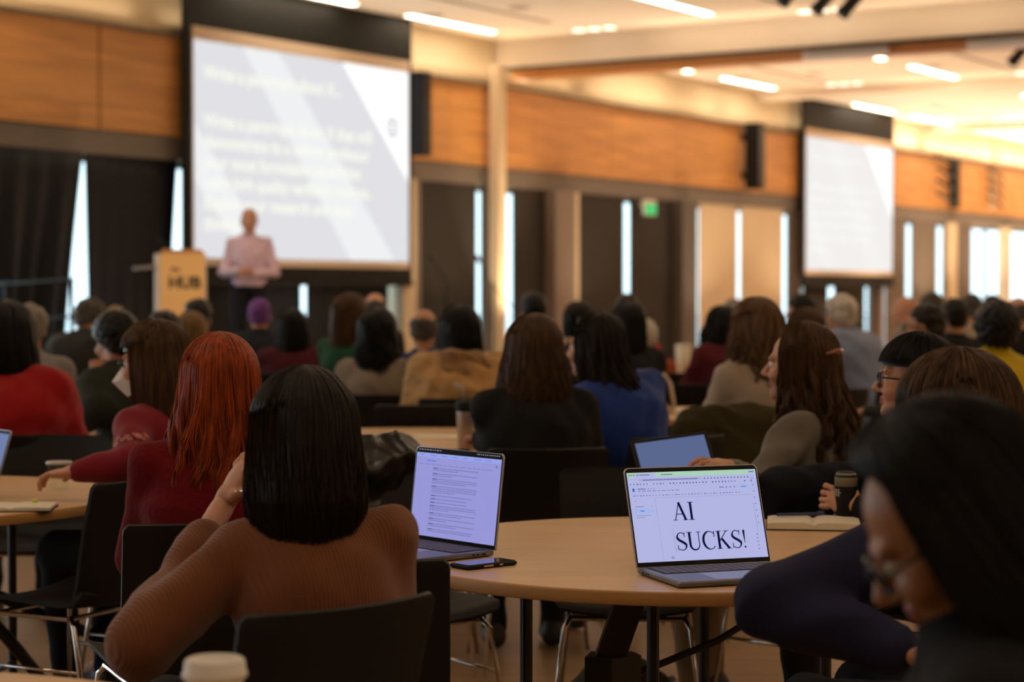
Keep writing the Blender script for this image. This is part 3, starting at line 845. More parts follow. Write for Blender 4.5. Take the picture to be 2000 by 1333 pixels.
def sm(a, b, x):
    t = np.clip((x - a) / (b - a), 0, 1); return t * t * (3 - 2 * t)
def hair_long(name, hm, m, parent, zt=-.25, th=.018, prof=None, facea=1.15, n=900, r=.0016, wave=.0, wfreq=30, seed=1, bangs=None, part=0.0,
              rag=.05, segs=22, shell_drop=.006, gather=None, lock=0, back=0.0, flare=0.0):
    """strands follow a surface: from the crown over the skull, then hanging to height zt (head space)"""
    g = np.random.default_rng(seed)
    zc = .045; a0 = .075 + th; b0 = .098 + th; c0 = .083 + th
    prof = prof or [(-.02, 1.0, 1.0, 0), (-.12, .95, .9, -.01), (-.3, .9, .8, -.02)]
    pz = np.array([zc] + [p[0] for p in prof])[::-1]; pa = np.array([1.0] + [p[1] for p in prof])[::-1]
    pb = np.array([1.0] + [p[2] for p in prof])[::-1]; py = np.array([0.0] + [p[3] for p in prof])[::-1]
    def surf(th0, t, dep, ztip):
        # th0 (N,1), t (1,K)
        ts = .38
        phi = np.clip(t / ts, 0, 1) * (PI / 2)
        sgn = np.sign(th0 + 1e-9); ab = np.abs(th0)
        if bangs is None:
            ab2 = ab + (np.maximum(ab, facea) - ab) * sm(.15, 1.12, phi)
        else:
            ab2 = ab + 0 * phi
        rho = np.sin(phi); x = (a0 + dep) * rho * np.sin(sgn * ab2) + part * (1 - rho) ** 2
        y = -.014 + (b0 + dep) * rho * np.cos(ab2); z = zc + (c0 + dep) * np.cos(phi)
        u = np.clip((t - ts) / (1 - ts), 0, 1)
        zz = zc + (ztip - zc) * u
        A = np.interp(zz, pz, pa); B = np.interp(zz, pz, pb); Yo = np.interp(zz, pz, py)
        hx = (a0 + dep) * A * np.sin(sgn * ab2); hy = -.014 + (b0 + dep) * B * np.cos(ab2) + Yo - back * u * u + 0 * ab2
        if flare: hx = hx + flare * u * u * np.sin(sgn * ab2)
        k = (t > ts)
        x = np.where(k, hx, x); y = np.where(k, hy, y); z = np.where(k, zz, z)
        return x, y, z
    Mx = np.array(hm, np.float32)
    def tr(X, Y, Z):
        P = np.stack([X, Y, Z], -1); return P @ Mx[:3, :3].T + Mx[:3, 3]
    parts = []
    # shell
    nt_, nth = 26, 60
    lim = facea if bangs is None else facea
    T = np.linspace(.0, .97, nt_)[None, :]
    th1 = np.linspace(lim * 1.0, 2 * PI - lim * 1.0, nth); th1 = np.where(th1 > PI, th1 - 2 * PI, th1)[:, None]
    th_all = np.linspace(-PI, PI, nth + 1)[:-1][:, None]
    sh = []
    for dep in (-shell_drop, -shell_drop - .012):
        X, Y, Z = surf(th1, T, dep, zt * .97 + 0 * th1); sh.append(tr(X, Y, Z))
    V = np.concatenate([sh[0].reshape(-1, 3), sh[1].reshape(-1, 3)]); K = nth * nt_; q = []
    for i in range(nth - 1):
        for j in range(nt_ - 1):
            a = i * nt_ + j; q.append((a, a + nt_, a + nt_ + 1, a + 1)); q.append((K + a, K + a + 1, K + a + nt_ + 1, K + a + nt_))
    for i in range(nth - 1):
        a = i * nt_ + nt_ - 1; q.append((a, a + nt_, K + a + nt_, K + a))
    for j in range(nt_ - 1):
        a = j; q.append((a, a + 1, K + a + 1, K + a)); a = (nth - 1) * nt_ + j; q.append((a, K + a, K + a + 1, a + 1))
    parts.append((V, np.array(q)))
    # skull cap all round, down to the hairline
    T2 = np.linspace(0, 1, 12)[None, :] * .38 * ((.70 + .28 * sm(.7, 1.3, np.abs(th_all))) if bangs is None else (.97 + 0 * th_all))
    ab_ = bangs; X, Y, Z = surf(th_all, T2, -shell_drop, zt + 0 * th_all); V = tr(X, Y, Z).reshape(-1, 3); q = []
    for i in range(nth):
        for j in range(11):
            a = i * 12 + j; b_ = ((i + 1) % nth) * 12 + j; q.append((a, b_, b_ + 1, a + 1))
    parts.append((V, np.array(q)))
    # strands
    th0 = g.uniform(-PI, PI, (n, 1)); 
    if lock:
        cl = np.round(th0 * lock) / lock; th0 = th0 + (cl - th0) * .4 * g.uniform(0, 1, (n, 1))
    front = np.abs(th0) < lim
    ztip = zt * (1 + rag * g.standard_normal((n, 1)) * .6) + 0
    ts0 = g.uniform(0, .25, (n, 1)) ** 1.0
    tend = np.ones((n, 1))
    if bangs is not None:
        tend = np.where(front, .38 + bangs * 1.0 + .01 * g.standard_normal((n, 1)), 1.0)
    tt = np.linspace(0, 1, segs)[None, :]; T = ts0 + (tend - ts0) * tt
    dep = g.uniform(-.004, .005, (n, 1)) * (1 - .0 * T) + .002
    X, Y, Z = surf(th0 + .055 * g.standard_normal((n, 1)) * T + .02 * np.sin(7 * T + 9 * th0), T, dep, ztip)
    hang = sm(.3, .8, T); ph = g.uniform(0, 6.28, (n, 1)) if not lock else (np.round(th0 * lock) * 1.7)
    am = (.0015 + wave * g.uniform(.6, 1.4, (n, 1))) * hang
    X = X + am * np.sin(wfreq * Z + ph); Y = Y + am * np.cos(wfreq * Z + ph * 1.3) * .8
    P = tr(X, Y, Z)                                   # n,segs,3
    rad = r * g.uniform(.7, 1.4, (n, 1)) * np.sqrt(np.clip(1.02 - tt, 0.04, 1)) * np.sqrt(np.clip(tt * 6 + .2, 0, 1))
    Tn = np.gradient(P, axis=1); Tn /= np.linalg.norm(Tn, axis=-1, keepdims=True) + 1e-9
    ref = np.array([.35, .2, .91], np.float32); A = np.cross(Tn, ref); A /= np.linalg.norm(A, axis=-1, keepdims=True) + 1e-9; B = np.cross(Tn, A)
    rings = []
    for k in range(3):
        an = 2 * PI * k / 3; rings.append(P + (A * math.cos(an) + B * math.sin(an)) * rad[..., None])
    V = np.stack(rings, 2).reshape(-1, 3)
    base = (np.arange(n)[:, None] * segs + np.arange(segs - 1)[None, :]) * 3
    q = []
    for k in range(3):
        l = (k + 1) % 3; q.append(np.stack([base + k, base + l, base + 3 + l, base + 3 + k], -1).reshape(-1, 4))
    parts.append((V, np.concatenate(q)))
    return np_obj(name, parts, m, parent)

def hair_short(name, hm, m, parent, h=.006, th=.013, balding=False, line=0.0, seed=1.0, rough=.004, curly=0.0, nape=0.0, full=0.0, tuft=0, scale=1.0):
    S = SDF(); R3 = hm.to_3x3()
    P = lambda x, y, z: tuple(hm @ Vector((x, y, z)))
    S.ell(P(0, -.018, .048 + full * .3), (.075 + th + curly, .099 + th + curly, .084 + th + full), R3)
    S.ell(P(0, -.055, -.015 - nape), (.066 + th * .6 + curly, .052 + th * .6 + curly, .062 + nape), R3, .03)
    n1 = R3 @ Vector((0, .62, -.78)).normalized(); S.plane(P(0, .088, .078 + line), n1, .02)
    if balding:
        n2 = R3 @ Vector((0, .25, 1)).normalized(); S.plane(P(0, -.02, .055), n2, .015)
    fr = 1.0 if not curly else 1.6
    o = np_obj(name, [S.mesh(h, lambda x, y, z: rough * (np.sin(95 * fr * x + 40 * y + 3 * np.sin(60 * z) + seed) + np.sin(80 * fr * z + 3 * np.sin(50 * x + seed)) * np.cos(90 * fr * y + seed)))], m, parent)
    return o

def mat_hair(name, c, rough=.42, spec=.35):
    return mat(name, c, rough, spec=spec * .6, var=(.5, (70, 70, 5), 3))
HAIR = dict(black=mat_hair('black_hair', (.006, .005, .004)), dark=mat_hair('dark_brown_hair', (.016, .010, .006)), brown=mat_hair('brown_hair', (.072, .034, .014)),
            lbrown=mat_hair('light_brown_hair', (.14, .074, .032)), red=mat_hair('red_hair', (.20, .022, .004)), grey=mat_hair('grey_hair', (.22, .19, .16), .6),
            white=mat_hair('white_hair', (.50, .44, .36), .6), blond=mat_hair('blond_hair', (.22, .13, .05)), purple=mat_hair('purple_hair', (.14, .045, .20), .7),
            greydark=mat_hair('dark_grey_hair', (.07, .06, .05), .6))
def cloth(name, c, rough=.85, bump=None, sheen=.15): return mat(name, c, rough, spec=.2, bump=bump or ('noise', .25, (240, 240, 240), .0015), sheen=sheen if max(c) > .1 else 0)

def person(label, px, ytop, D, face=0, lean=8, side=0, hy=0, hp=0, hr=0, ztop=None, scale=1.0, skin='skin', top=None, trousers=None, hair=None, arms=None, hr_=None,
           h=None, hh=None, fold=.004, fr=1.0, bulk=0.0, shoulders=1.0, faceD=False, stand=False, group=None, legs=True, shoes=None, hands=(True, True), hood=None, collar=None, topname='sweater',
           tlen=None, twist=0, chairlab=None, chair_off=(0, 0), chair_rot=0, sleeve_end=.93, xshift=0.0, seed=None, shade_tip=0):
    seed = seed if seed is not None else px * .37
    h = h or (.012 if D < 6 else .015 if D < 9 else .02); hh = hh or (.004 if D < 5.5 else .006 if D < 9 else .009)
    zt = ztop if ztop is not None else CAMZ - (ytop - 567) / F * D
    s = scale
    hips = Vector((0, 0, .53)) if not stand else Vector((0, 0, 1.0 * s))
    base_z = 0 if not stand else STG
    la = R(lean); sd = R(side)
    Sp = Vector((math.sin(sd), math.sin(la), math.cos(la) * math.cos(sd))).normalized()
    Fw = Vector((0, math.cos(la), -math.sin(la))); X = Vector((1, 0, 0)); X = (X - Sp * X.dot(Sp)).normalized(); Fw = Sp.cross(X)
    if twist: 
        rt = Matrix.Rotation(R(twist), 3, Sp); X = rt @ X; Fw = rt @ Fw
    htop = .128 + (dict(hair[2]).get('th', .018) + .003 if hair and hair[0] == 'long' and len(hair) > 2 else .012 if hair else .002)
    L = (zt - base_z - hips.z - .135 * s - htop * s) / Sp.z if not stand else .46 * s
    L = max(.36, L)
    nb = hips + Sp * L                                   # base of the neck
    hm = Matrix.Rotation(R(hy), 4, 'Z') @ Matrix.Rotation(-R(hp), 4, 'X') @ Matrix.Rotation(R(hr), 4, 'Y')
    hc = nb + Sp * .10 * s + Vector((0, .0, .045 * s)) + (hm.to_3x3() @ Vector((0, .015, 0)))
    HM = Matrix.Translation(hc) @ hm
    wp = PT(px, 567, D); f = R(face); Rf = Matrix.Rotation(f, 3, 'Z')
    off = Rf @ Vector((hc.x, hc.y, 0))
    loc = Vector((wp.x - off.x + xshift, D - off.y, base_z))
    root = thing('person', loc, f, label, 'person', group)
    sk = M[skin]
    # joints
    sw = .165 * s * shoulders
    sh = [nb - Sp * .062 * s + X * (-sw), nb - Sp * .062 * s + X * sw]
    arms = arms or {}
    wr = []; el = []
    for i, sg in enumerate((-1, 1)):
        A = arms.get('LR'[i])
        if A is None:
            e = sh[i] + Vector((sg * .035, .11, -.25)) if not stand else sh[i] + Vector((sg * .07, -.02, -.28))
            w_ = e + Vector((-sg * .10, .22, .0)) if not stand else e + Vector((-sg * .13, .19, .06)); d = Vector((-sg * .4, 1, -.1)); nn = Vector((0, .1, 1))
        elif A[0] == 'W':
            ri = Rf.inverted(); e = ri @ (A[1] - loc); w_ = ri @ (A[2] - loc); d = ri @ (A[3] - A[2]); nn = ri @ Vector(A[4]); A = (0, 0, 0, 0, A[5])
        else:
            e = Vector(A[0]); w_ = Vector(A[1]); d = Vector(A[2]) if len(A) > 2 else (w_ - e); nn = Vector(A[3]) if len(A) > 3 else Vector((0, 0, 1))
        el.append(e); wr.append((w_, d, nn, A[4] if A and len(A) > 4 else .5))
    if stand:
        hipj = [hips + Vector((-.09 * s, 0, -.02)), hips + Vector((.09 * s, 0, -.02))]
        kn = [Vector((-.10, .02, .50)), Vector((.11, .03, .50))]; an = [Vector((-.11, -.02, .09)), Vector((.13, .0, .09))]
    else:
        hipj = [Vector((-.09, .0, .535)), Vector((.09, .0, .535))]
        kn = [Vector((-.12, .42, .53)), Vector((.12, .42, .53))]; an = [Vector((-.12, .38, .10)), Vector((.12, .40, .10))]
    # body
    parts = []
    S = SDF(); head_sdf(S, HM, faceD or D < 7, tuple(nb + Vector((0, -.01, 0))), s); parts.append(S.mesh(hh))
    S = SDF()
    S.ell(hips + Sp * .06, (.13 * s, .10 * s, .12 * s)); S.cap(hips, nb - Sp * .12, .10 * s, .11 * s, .05)
    S.cap(nb - Sp * .06 - X * .1, nb - Sp * .06 + X * .1, .05 * s, None, .03)
    S.cap(nb - Sp * .05, nb + Sp * .03, .06 * s, .05 * s, .03)
    for i in (0, 1):
        S.cap(sh[i], el[i], .040 * s, .034 * s, .02); S.cap(el[i], wr[i][0], .034 * s, .025 * s, .015)
        S.cap(hipj[i], kn[i], .070 * s, .050 * s, .03); S.cap(kn[i], an[i], .048 * s, .032 * s, .02); S.cap(an[i], an[i] + Vector((0, .12, -.05)), .032, .03, .02)
    parts.append(S.mesh(max(h, .012)))
    for i, sg in enumerate((-1, 1)):
        if hands[i]:
            S = SDF(); hand_sdf(S, wr[i][0], wr[i][1], wr[i][2], wr[i][3], side=sg * 1, s=s * .95); parts.append(S.mesh(.0035 if D < 8 else .006))
    np_obj('body', parts, sk, root)
    if faceD:
        for sg in (-1, 1):
            q = MB(); c = HM @ Vector((sg * .031 * s, .0805 * s, .010 * s)); q.lathe([(.0125 * math.sin(a), -.0125 * math.cos(a)) for a in np.linspace(.01, PI - .01, 9)], c, 14)
            e = q.build('eye', M['eyew'], root, True)
            q = MB(); c2 = HM @ Vector((sg * .031 * s, .0885 * s, .010 * s)); q.lathe([(.0058 * math.sin(a), -.0058 * math.cos(a)) for a in np.linspace(.01, PI - .01, 7)], c2, 12)
            q.build('iris', M['iris'], e, True)
            S = SDF(); S.cap(HM @ Vector((sg * .014, .096, .030)), HM @ Vector((sg * .046, .084, .034)), .0035, .0025, .002); np_obj('eyebrow', [S.mesh(.002)], HAIR['dark'], root)
        S = SDF(); S.cap(HM @ Vector((-.017, .0925, -.0505)), HM @ Vector((.017, .0925, -.0505)), .0062, None, .004); S.cap(HM @ Vector((-.014, .0925, -.061)), HM @ Vector((.014, .0925, -.061)), .0066, None, .004)
        np_obj('lips', [S.mesh(.002)], M['lip'], root)
    # top garment
    S = SDF(); b_ = bulk
    S.ell(hips + Sp * .03, (.165 * s + b_, .135 * s + b_, .12 * s + b_), None, .05)
    S.cap(hips + Sp * .04, nb - Sp * .16, .125 * s + b_, .13 * s + b_, .06)
    Rm = Matrix((X, Fw, Sp)).transposed()
    S.ell(nb - Sp * .17 - Fw * .01, (.175 * s * shoulders + b_, .125 * s + b_, .16 * s), Rm, .05)
    S.cap(nb - Sp * .075 + X * (-sw * .55) - Fw * .015, nb - Sp * .095 + X * (sw * .55) - Fw * .015, .070 * s + b_, None, .04)
    S.cap(nb - Sp * .05 - Fw * .005, nb + Sp * .012 - Fw * .002, .078 * s + b_ * .5, .064 * s + b_ * .3, .03)
    for i in (0, 1):
        S.cap(nb - Sp * .02, sh[i], .062 * s + b_ * .4, .052 * s + b_ * .6, .03)
        S.cap(sh[i], el[i], .056 * s + b_ * .8, .052 * s + b_, .03); e2 = el[i] + (wr[i][0] - el[i]) * sleeve_end
        S.cap(el[i], e2, .054 * s + b_, .036 * s + b_ * .7, .02)
    if collar: S.cap(nb - Sp * .03, nb + Sp * .035, .075, .063, .02)
    if stand: S.plane((0, 0, hips.z - .01), (0, 0, -1), .01)
    garment = np_obj(topname, [S.mesh(h, folds(fold, fr, seed))], top, root)
    if hood:
        S = SDF(); c = nb - Fw * .10 - Sp * .05; S.ell(c, (.15, .075, .10), Rm, .03); S.ell(nb - Fw * .06 + Sp * .02, (.15, .10, .045), Rm, .03)
        np_obj('hood', [S.mesh(h * .8, folds(fold * 1.6, 1.4, seed + 3))], hood, root)
    # trousers and shoes
    S = SDF(); tm = trousers or M['darktrouser']
    S.ell(hips + Vector((0, -.01, -.0 if not stand else 0)), (.165 * s, .125 * s, .10 * s), None, .05)
    for i in (0, 1):
        S.cap(hipj[i], kn[i], .088 * s, .066 * s, .04); S.cap(kn[i], an[i] + Vector((0, 0, -.02)), .064 * s, .048 * s, .03)
    np_obj('trousers', [S.mesh(max(h, .014) if D > 5 else .012, folds(.005, 1.2, seed + 5))], tm, root)
    for i in (0, 1):
        S = SDF(); S.cap(an[i] + Vector((0, -.03, -.05)), an[i] + Vector((0, .14, -.06)), .042, .036, .03); S.cap(an[i] + Vector((0, -.01, -.04)), an[i] + Vector((0, 0, .01)), .042, .044, .03)
        S.plane((0, 0, .004), (0, 0, -1), .004)
        np_obj('shoe', [S.mesh(.01)], shoes or M['shoe'], root)
    # hair
    hk = hair
    if hk:
        kind = hk[0]; hmat = HAIR[hk[1]]; kw = dict(hk[2]) if len(hk) > 2 else {}
        Hs = HM @ Matrix.Scale(s, 4)
        if kind == 'long':
            kw.setdefault('n', 1800 if D < 5 else 1300 if D < 7 else 700 if D < 9 else 320); kw.setdefault('r', .0014 if D < 5 else .0019 if D < 7 else .0026 if D < 9 else .004)
            hair_long('hair', Hs, hmat, root, seed=int(px), **kw)
        else:
            hair_short('hair', Hs, hmat, root, h=hh * 1.1, seed=seed, **kw)
    if not stand and chairlab is not None:
        o = Rf @ Vector((chair_off[0], .015 + chair_off[1], 0)); chair(loc.x + o.x, loc.y + o.y, face + chair_rot, chairlab)
    root['_dummy'] = 0
    del root['_dummy']
    return root, HM, dict(nb=nb, Sp=Sp, Fw=Fw, X=X, loc=loc, f=f, Rf=Rf, el=el, wr=wr)
M['darktrouser'] = cloth('dark_trousers', (.012, .012, .016))
M['shoe'] = mat('dark_shoe', (.02, .015, .012), .5)
def toL(info, P):                # world point into a person's own space
    return info['Rf'].inverted() @ (Vector(P) - info['loc'])

def glasses(HM, root, r=.023, tube=.0022, square=False):
    g = MB()
    q = MB()
    for sg in (-1, 1):
        pts = []
        for k in range(21):
            a = 2 * PI * k / 20; ca, sa = math.cos(a), math.sin(a)
            e = .55 if square else 1
            px_ = math.copysign(abs(ca) ** e, ca) * r * 1.12; pz_ = math.copysign(abs(sa) ** e, sa) * r * .86
            pts.append(HM @ Vector((sg * .033 + px_, .108 - .12 * abs(px_ + sg * .033), .006 + pz_)))
        q.tube(pts, tube, 6, False)
    q.tube([HM @ Vector((-.010, .108, .012)), HM @ Vector((0, .112, .015)), HM @ Vector((.010, .108, .012))], tube, 6)
    fo = q.build('glasses', M['frame'], root, True)
    for sg in (-1, 1):
        q = MB(); q.tube([HM @ Vector((sg * .059, .101, .014)), HM @ Vector((sg * .074, .09, .014)), HM @ Vector((sg * .083, .0, .012)), HM @ Vector((sg * .08, -.02, -.01))], tube * 1.1, 6); q.build('temple', M['frame'], fo, True)
        q = MB(); n = 16; c = HM @ Vector((sg * .033, .104, .006)); ring = [HM @ Vector((sg * .033 + math.cos(2 * PI * k / n) * r * 1.05, .1075 - .12 * abs(math.cos(2 * PI * k / n) * r + sg * .033), .006 + math.sin(2 * PI * k / n) * r * .82)) for k in range(n)]
        q.add([c] + ring, [(0, 1 + k, 1 + (k + 1) % n) for k in range(n)]); q.build('lens', M['glass'], fo)
    return fo
# ------------------------------------------------------------------ fabrics worn by the crowd
HAIR['red'] = mat_hair('red_hair', (.33, .052, .008))
C = dict(
    rust=mat('rust_knit', (.185, .064, .026), .9, spec=.15, sheen=.25, bump=('wave', .4, (42, 0, 0), .006)),
    redlace=mat('red_lace', (.13, .004, .008), .9, spec=.1, sheen=.05, bump=('voronoi', .4, (60, 60, 60), .005)),
    crimson=cloth('crimson_knit', (.19, .005, .014)), red=cloth('red_sweater', (.33, .006, .008)), navy=cloth('navy_sweater', (.015, .016, .045)),
    black=cloth('black_top', (.009, .009, .009)), blouse=cloth('grey_blouse', (.16, .14, .11)), blue=cloth('blue_top', (.012, .040, .22)),
    tan=mat('tan_quilted', (.50, .28, .10), .8, spec=.2, sheen=.3, bump=('voronoi', .8, (16, 16, 16), .02)), fur=mat('tan_fleece', (.32, .16, .05), .95, sheen=.4, bump=('noise', .9, (60, 60, 60), .02)),
    cardigan=cloth('oat_cardigan', (.24, .19, .14)), denim=cloth('blue_shirt', (.015, .035, .10)), green=cloth('green_top', (.012, .06, .025)), dgreen=cloth('dark_green_jacket', (.022, .026, .018)),
    maroon=cloth('maroon_sweater', (.085, .008, .012)), beige=cloth('beige_jacket', (.36, .28, .21)), lblue=cloth('pale_blue_shirt', (.19, .22, .32)), yellow=cloth('yellow_sweater', (.52, .36, .008)),
    char=cloth('charcoal_jacket', (.028, .026, .024)), grey=cloth('grey_shirt', (.22, .20, .20)), pink=cloth('pink_shirt', (.62, .44, .50)), cream=cloth('cream_top', (.50, .40, .28)),
    wine=cloth('dark_red_knit', (.06, .006, .012)), olive=cloth('olive_jacket', (.045, .036, .014)), khaki=cloth('khaki_trousers', (.23, .15, .08)), navyj=cloth('navy_jacket', (.012, .014, .022)),
    orange=cloth('burnt_orange', (.35, .06, .015)), puffer=mat('black_puffer', (.006, .006, .006), .28, spec=.6, bump=('noise', .4, (9, 9, 9), .01)), redbag=cloth('red_bag_cloth', (.42, .03, .015)),
)
# ------------------------------------------------------------------ tables
T1c = (.43, 5.21); T2c = (-.45, 8.98); TLc = (-2.05, 6.55); TFc = (-1.10, 2.80)
t1 = round_table(*T1c, .755, 'round beech table with the two open laptops in the middle of the picture',
                 [((-.395, -.33), (-.083, -.33)), ((.09, .16), (.42, .16))])
q = MB(); q.tube([(-.40, -.30, .20), (-.26, -.05, .36), (-.20, .0, .40)], .013, 8); q.build('brace', M['blackmetal'], t1)
q = MB(); q.tube([(.27, .16, .56), (.12, .10, .48), (-.12, .02, .40)], .010, 8); q.build('brace', M['blackmetal'], t1)
q = MB(); q.prism([(-.24, -.03), (-.17, -.05), (-.09, .0), (-.11, .06), (-.22, .06)], .36, .46); q.hexa([(-.21, -.02, .46), (-.13, -.02, .46), (-.13, .04, .46), (-.21, .04, .46), (-.13, -.02, .69), (-.05, -.02, .69), (-.05, .04, .69), (-.13, .04, .69)])
q.build('folding_bracket', M['blackmetal'], t1)
gp = [((-.3, -.33), (.3, -.33)), ((-.3, .33), (.3, .33))]
t2 = round_table(*T2c, .86, 'round beech table with the steel tumbler behind the left laptop', gp)
tl = round_table(*TLc, .755, 'round beech table at the left edge with a laptop and open notebook', [((.30, -.1), (.30, .4)), ((-.33, -.3), (-.33, .3))])
for (x0, y0, x1, y1) in ((.30, .15, .75, .62), (.30, -.1, .55, .02)):
    q = MB(); q.tube([(x0 - .1, y0, .42), (x0 + .02, y0 + .02, .38), ((x0 + x1) / 2, (y0 + y1) / 2, .24), (x1 * .93, y1 * .93, .1), (x1, y1, .015)], .021, 10); q.build('curved_foot', M['blackmetal'], tl, True)
tf = round_table(*TFc, .755, 'nearest round table at the bottom left with the white lidded cup', gp)
t3 = round_table(1.02, 11.0, .60, 'round table in the mid crowd with a tote bag, right of the person in blue', gp)
t4 = round_table(2.95, 15.6, .86, 'round table behind the person in the pale blue shirt', gp)
t5 = round_table(1.16, 16.5, .86, 'far round table beside the red backpack', gp)
t6 = round_table(-1.28, 12.1, .62, 'far round table in front of the person in the dark red top', gp)
t7 = round_table(2.45, 7.55, .80, 'round table at the right edge carrying a bright laptop', gp)

# ------------------------------------------------------------------ laptops
def laptop(BR, ang, tilt, w, d, label, screen, side_left=True, zb=.74):
    """BR: left end of the hinge line seen by the user; ang: direction of the hinge line; user sits on the -normal side"""
    root = thing('laptop', (BR[0], BR[1], zb), ang, label, 'laptop', None)
    q = MB(); q.box((0, -d, .002), (w, 0, .0155), .0035); shade_auto(q.build('base', M['alud'], root), 30)
    q = MB(); q.box((.02, -.115, .0155), (w - .02, -.012, .0162)); kb = q.build('keyboard', M['black'], root)
    q = MB(); kw = (w - .05) / 14
    for r_ in range(6):
        for k in range(14):
            if r_ == 5 and 4 <= k <= 7:
                if k > 4: continue
                q.box((.025 + k * kw, -.018 - .0165 * r_ - .0145, .0162), (.025 + (k + 4) * kw - .003, -.018 - .0165 * r_, .0173)); continue
            q.box((.025 + k * kw, -.018 - .0165 * r_ - .0135, .0162), (.025 + (k + 1) * kw - .0028, -.018 - .0165 * r_, .0173))
    q.build('keys', M['shellgrey'], kb)
    q = MB(); q.box((w / 2 - .075, -d + .012, .0155), (w / 2 + .075, -.125, .0159)); q.build('trackpad', M['alu'], root)
    q = MB()
    for k, (a, b) in enumerate(((.03, .012), (.052, .008), (.066, .008))):
        q.box((-.0006, -a - b, .0065), (.0004, -a, .0105)); q.box((w - .0004, -a - b, .0065), (w + .0006, -a, .0105))
    q.build('ports', M['black'], root)
    L = Matrix.Translation((0, .002, .014)) @ Matrix.Rotation(R(90 - tilt * -1), 4, 'X')
    # lid space: x along the hinge, y up the lid, z towards the user
    def lid(mb): mb.X = L; return mb
    rc = .012
    def rr(x0, y0, x1, y1, r_, n=6):
        pts = []
        for cx, cy, a0 in ((x1 - r_, y1 - r_, 0), (x0 + r_, y1 - r_, 90), (x0, y0, None), (x1, y0, None)):
            if a0 is None: pts.append((cx, cy)); continue
            for i in range(n + 1): a = R(a0 + 90 * i / n); pts.append((cx + r_ * math.cos(a), cy + r_ * math.sin(a)))
        return pts
    hgt = d
    q = lid(MB()); q.prism(rr(0, 0, w, hgt, rc), -.005, 0); lo_ = q.build('lid', M['alu'], root)
    q = lid(MB()); q.prism(rr(.002, .002, w - .002, hgt - .002, rc), 0, .0006); bz = q.build('bezel', M['black'], lo_)
    sx0, sy0, sx1, sy1 = screen['rect'](w, hgt)
    q = lid(MB()); q.prism([(sx1, sy1), (sx0, sy1), (sx0, sy0), (sx1, sy0)], .0006, .0008); sc = q.build('display', screen['bg'], lo_)
    def rect(boxes, m, name, z=.0009):
        q = lid(MB())
        for (x0, y0, x1, y1) in boxes: q.add([(x0, y0, z), (x1, y0, z), (x1, y1, z), (x0, y1, z)], [(0, 1, 2, 3)])
        return q.build(name, m, sc)
    screen['draw'](lid, rect, sx0, sy0, sx1, sy1, L, sc, w, hgt)
    return root
e_l = emis('laptop_left_screen', (.34, .34, .76), .90); e_ltab = emis('laptop_left_tabs', (.32, .38, .86), .95); e_dk = emis('screen_dark_text', (.10, .10, .26), .8); e_md = emis('screen_mid_text', (.22, .22, .50), .8)
e_tiny = emis('menu_bar_text', (.5, .5, .6), .6)
def draw_left(lid, rect, x0, y0, x1, y1, L, sc, w, h):
    g = random.Random(3); W_ = x1 - x0; H_ = y1 - y0
    bx = []
    x = x0 + .008
    for k in range(9): l = g.uniform(.004, .011); bx.append((x, h - .0085, x + l, h - .0062)); x += l + .004
    x = x1 - .1
    for k in range(12): l = g.uniform(.002, .006); bx.append((x, h - .0085, x + l, h - .0060)); x += l + .0035
    rect(bx, e_tiny, 'menu_bar')
    rect([(x0, y1 - .011, x1, y1)], e_ltab, 'tab_strip', .00085)
    bx = []
    for k in range(7):
        a = x0 + .012 + k * .045; bx += [(a, y1 - .0075, a + .003, y1 - .0045), (a + .005, y1 - .0068, a + .005 + g.uniform(.012, .026), y1 - .0052)]
    x = x0 + .012
    while x < x1 - .03: l = g.uniform(.01, .022); bx += [(x, y1 - .0315, x + .0025, y1 - .029), (x + .004, y1 - .031, x + l, y1 - .0295)]; x += l + .006
    rect(bx, e_md, 'tabs')
    rect([(x0 + .045, y1 - .022, x0 + .083, y1 - .0185)], emis('url_highlight', (.12, .25, .75), .9), 'address_highlight'); rect([(x1 - .02, y1 - .0225, x1 - .016, y1 - .0175)], e_dk, 'icons')
    q = lid(MB()); bx = []; bb = []
    y = y1 - .040
    paras = [2, 2, 3, 4, 1, 1, 1, 3, 2, 2, 2, 2, 2, 1, 2]
    for p in paras:
        for ln in range(p):
            if y < y0 + .006: break
            end = x1 - .083 - (g.uniform(.0, .008) if ln < p - 1 else g.uniform(.0, .12) if p > 1 else g.uniform(.0, .06)); x = x0 + .073
            if ln == 0: bb.append((x, y, x + .02, y + .0021)); bb.append((x, y - .0006, x + .02, y - .0002)); x += .022
            while x < end: l = g.uniform(.003, .011); bx.append((x, y, min(x + l, end), y + .0022)); x += l + .0013
            y -= .0052
        y -= .0038
    rect(bx, e_md, 'document_text'); rect(bb, e_dk, 'underlined_names')
def ribbon(pts, ws):
    out = []; n = len(pts)
    L_, R_ = [], []
    for i, (x, y) in enumerate(pts):
        a = pts[max(i - 1, 0)]; b = pts[min(i + 1, n - 1)]; dx, dy = b[0] - a[0], b[1] - a[1]; l = math.hypot(dx, dy) or 1
        nx, ny = -dy / l, dx / l; L_.append((x + nx * ws[i] / 2, y + ny * ws[i] / 2)); R_.append((x - nx * ws[i] / 2, y - ny * ws[i] / 2))
    return [(L_[i], L_[i + 1], R_[i + 1], R_[i]) for i in range(n - 1)]
def arcp(cx, cy, rx, ry, a0, a1, n=24): return [(cx + rx * math.cos(R(a0 + (a1 - a0) * i / n)), cy + ry * math.sin(R(a0 + (a1 - a0) * i / n))) for i in range(n + 1)]
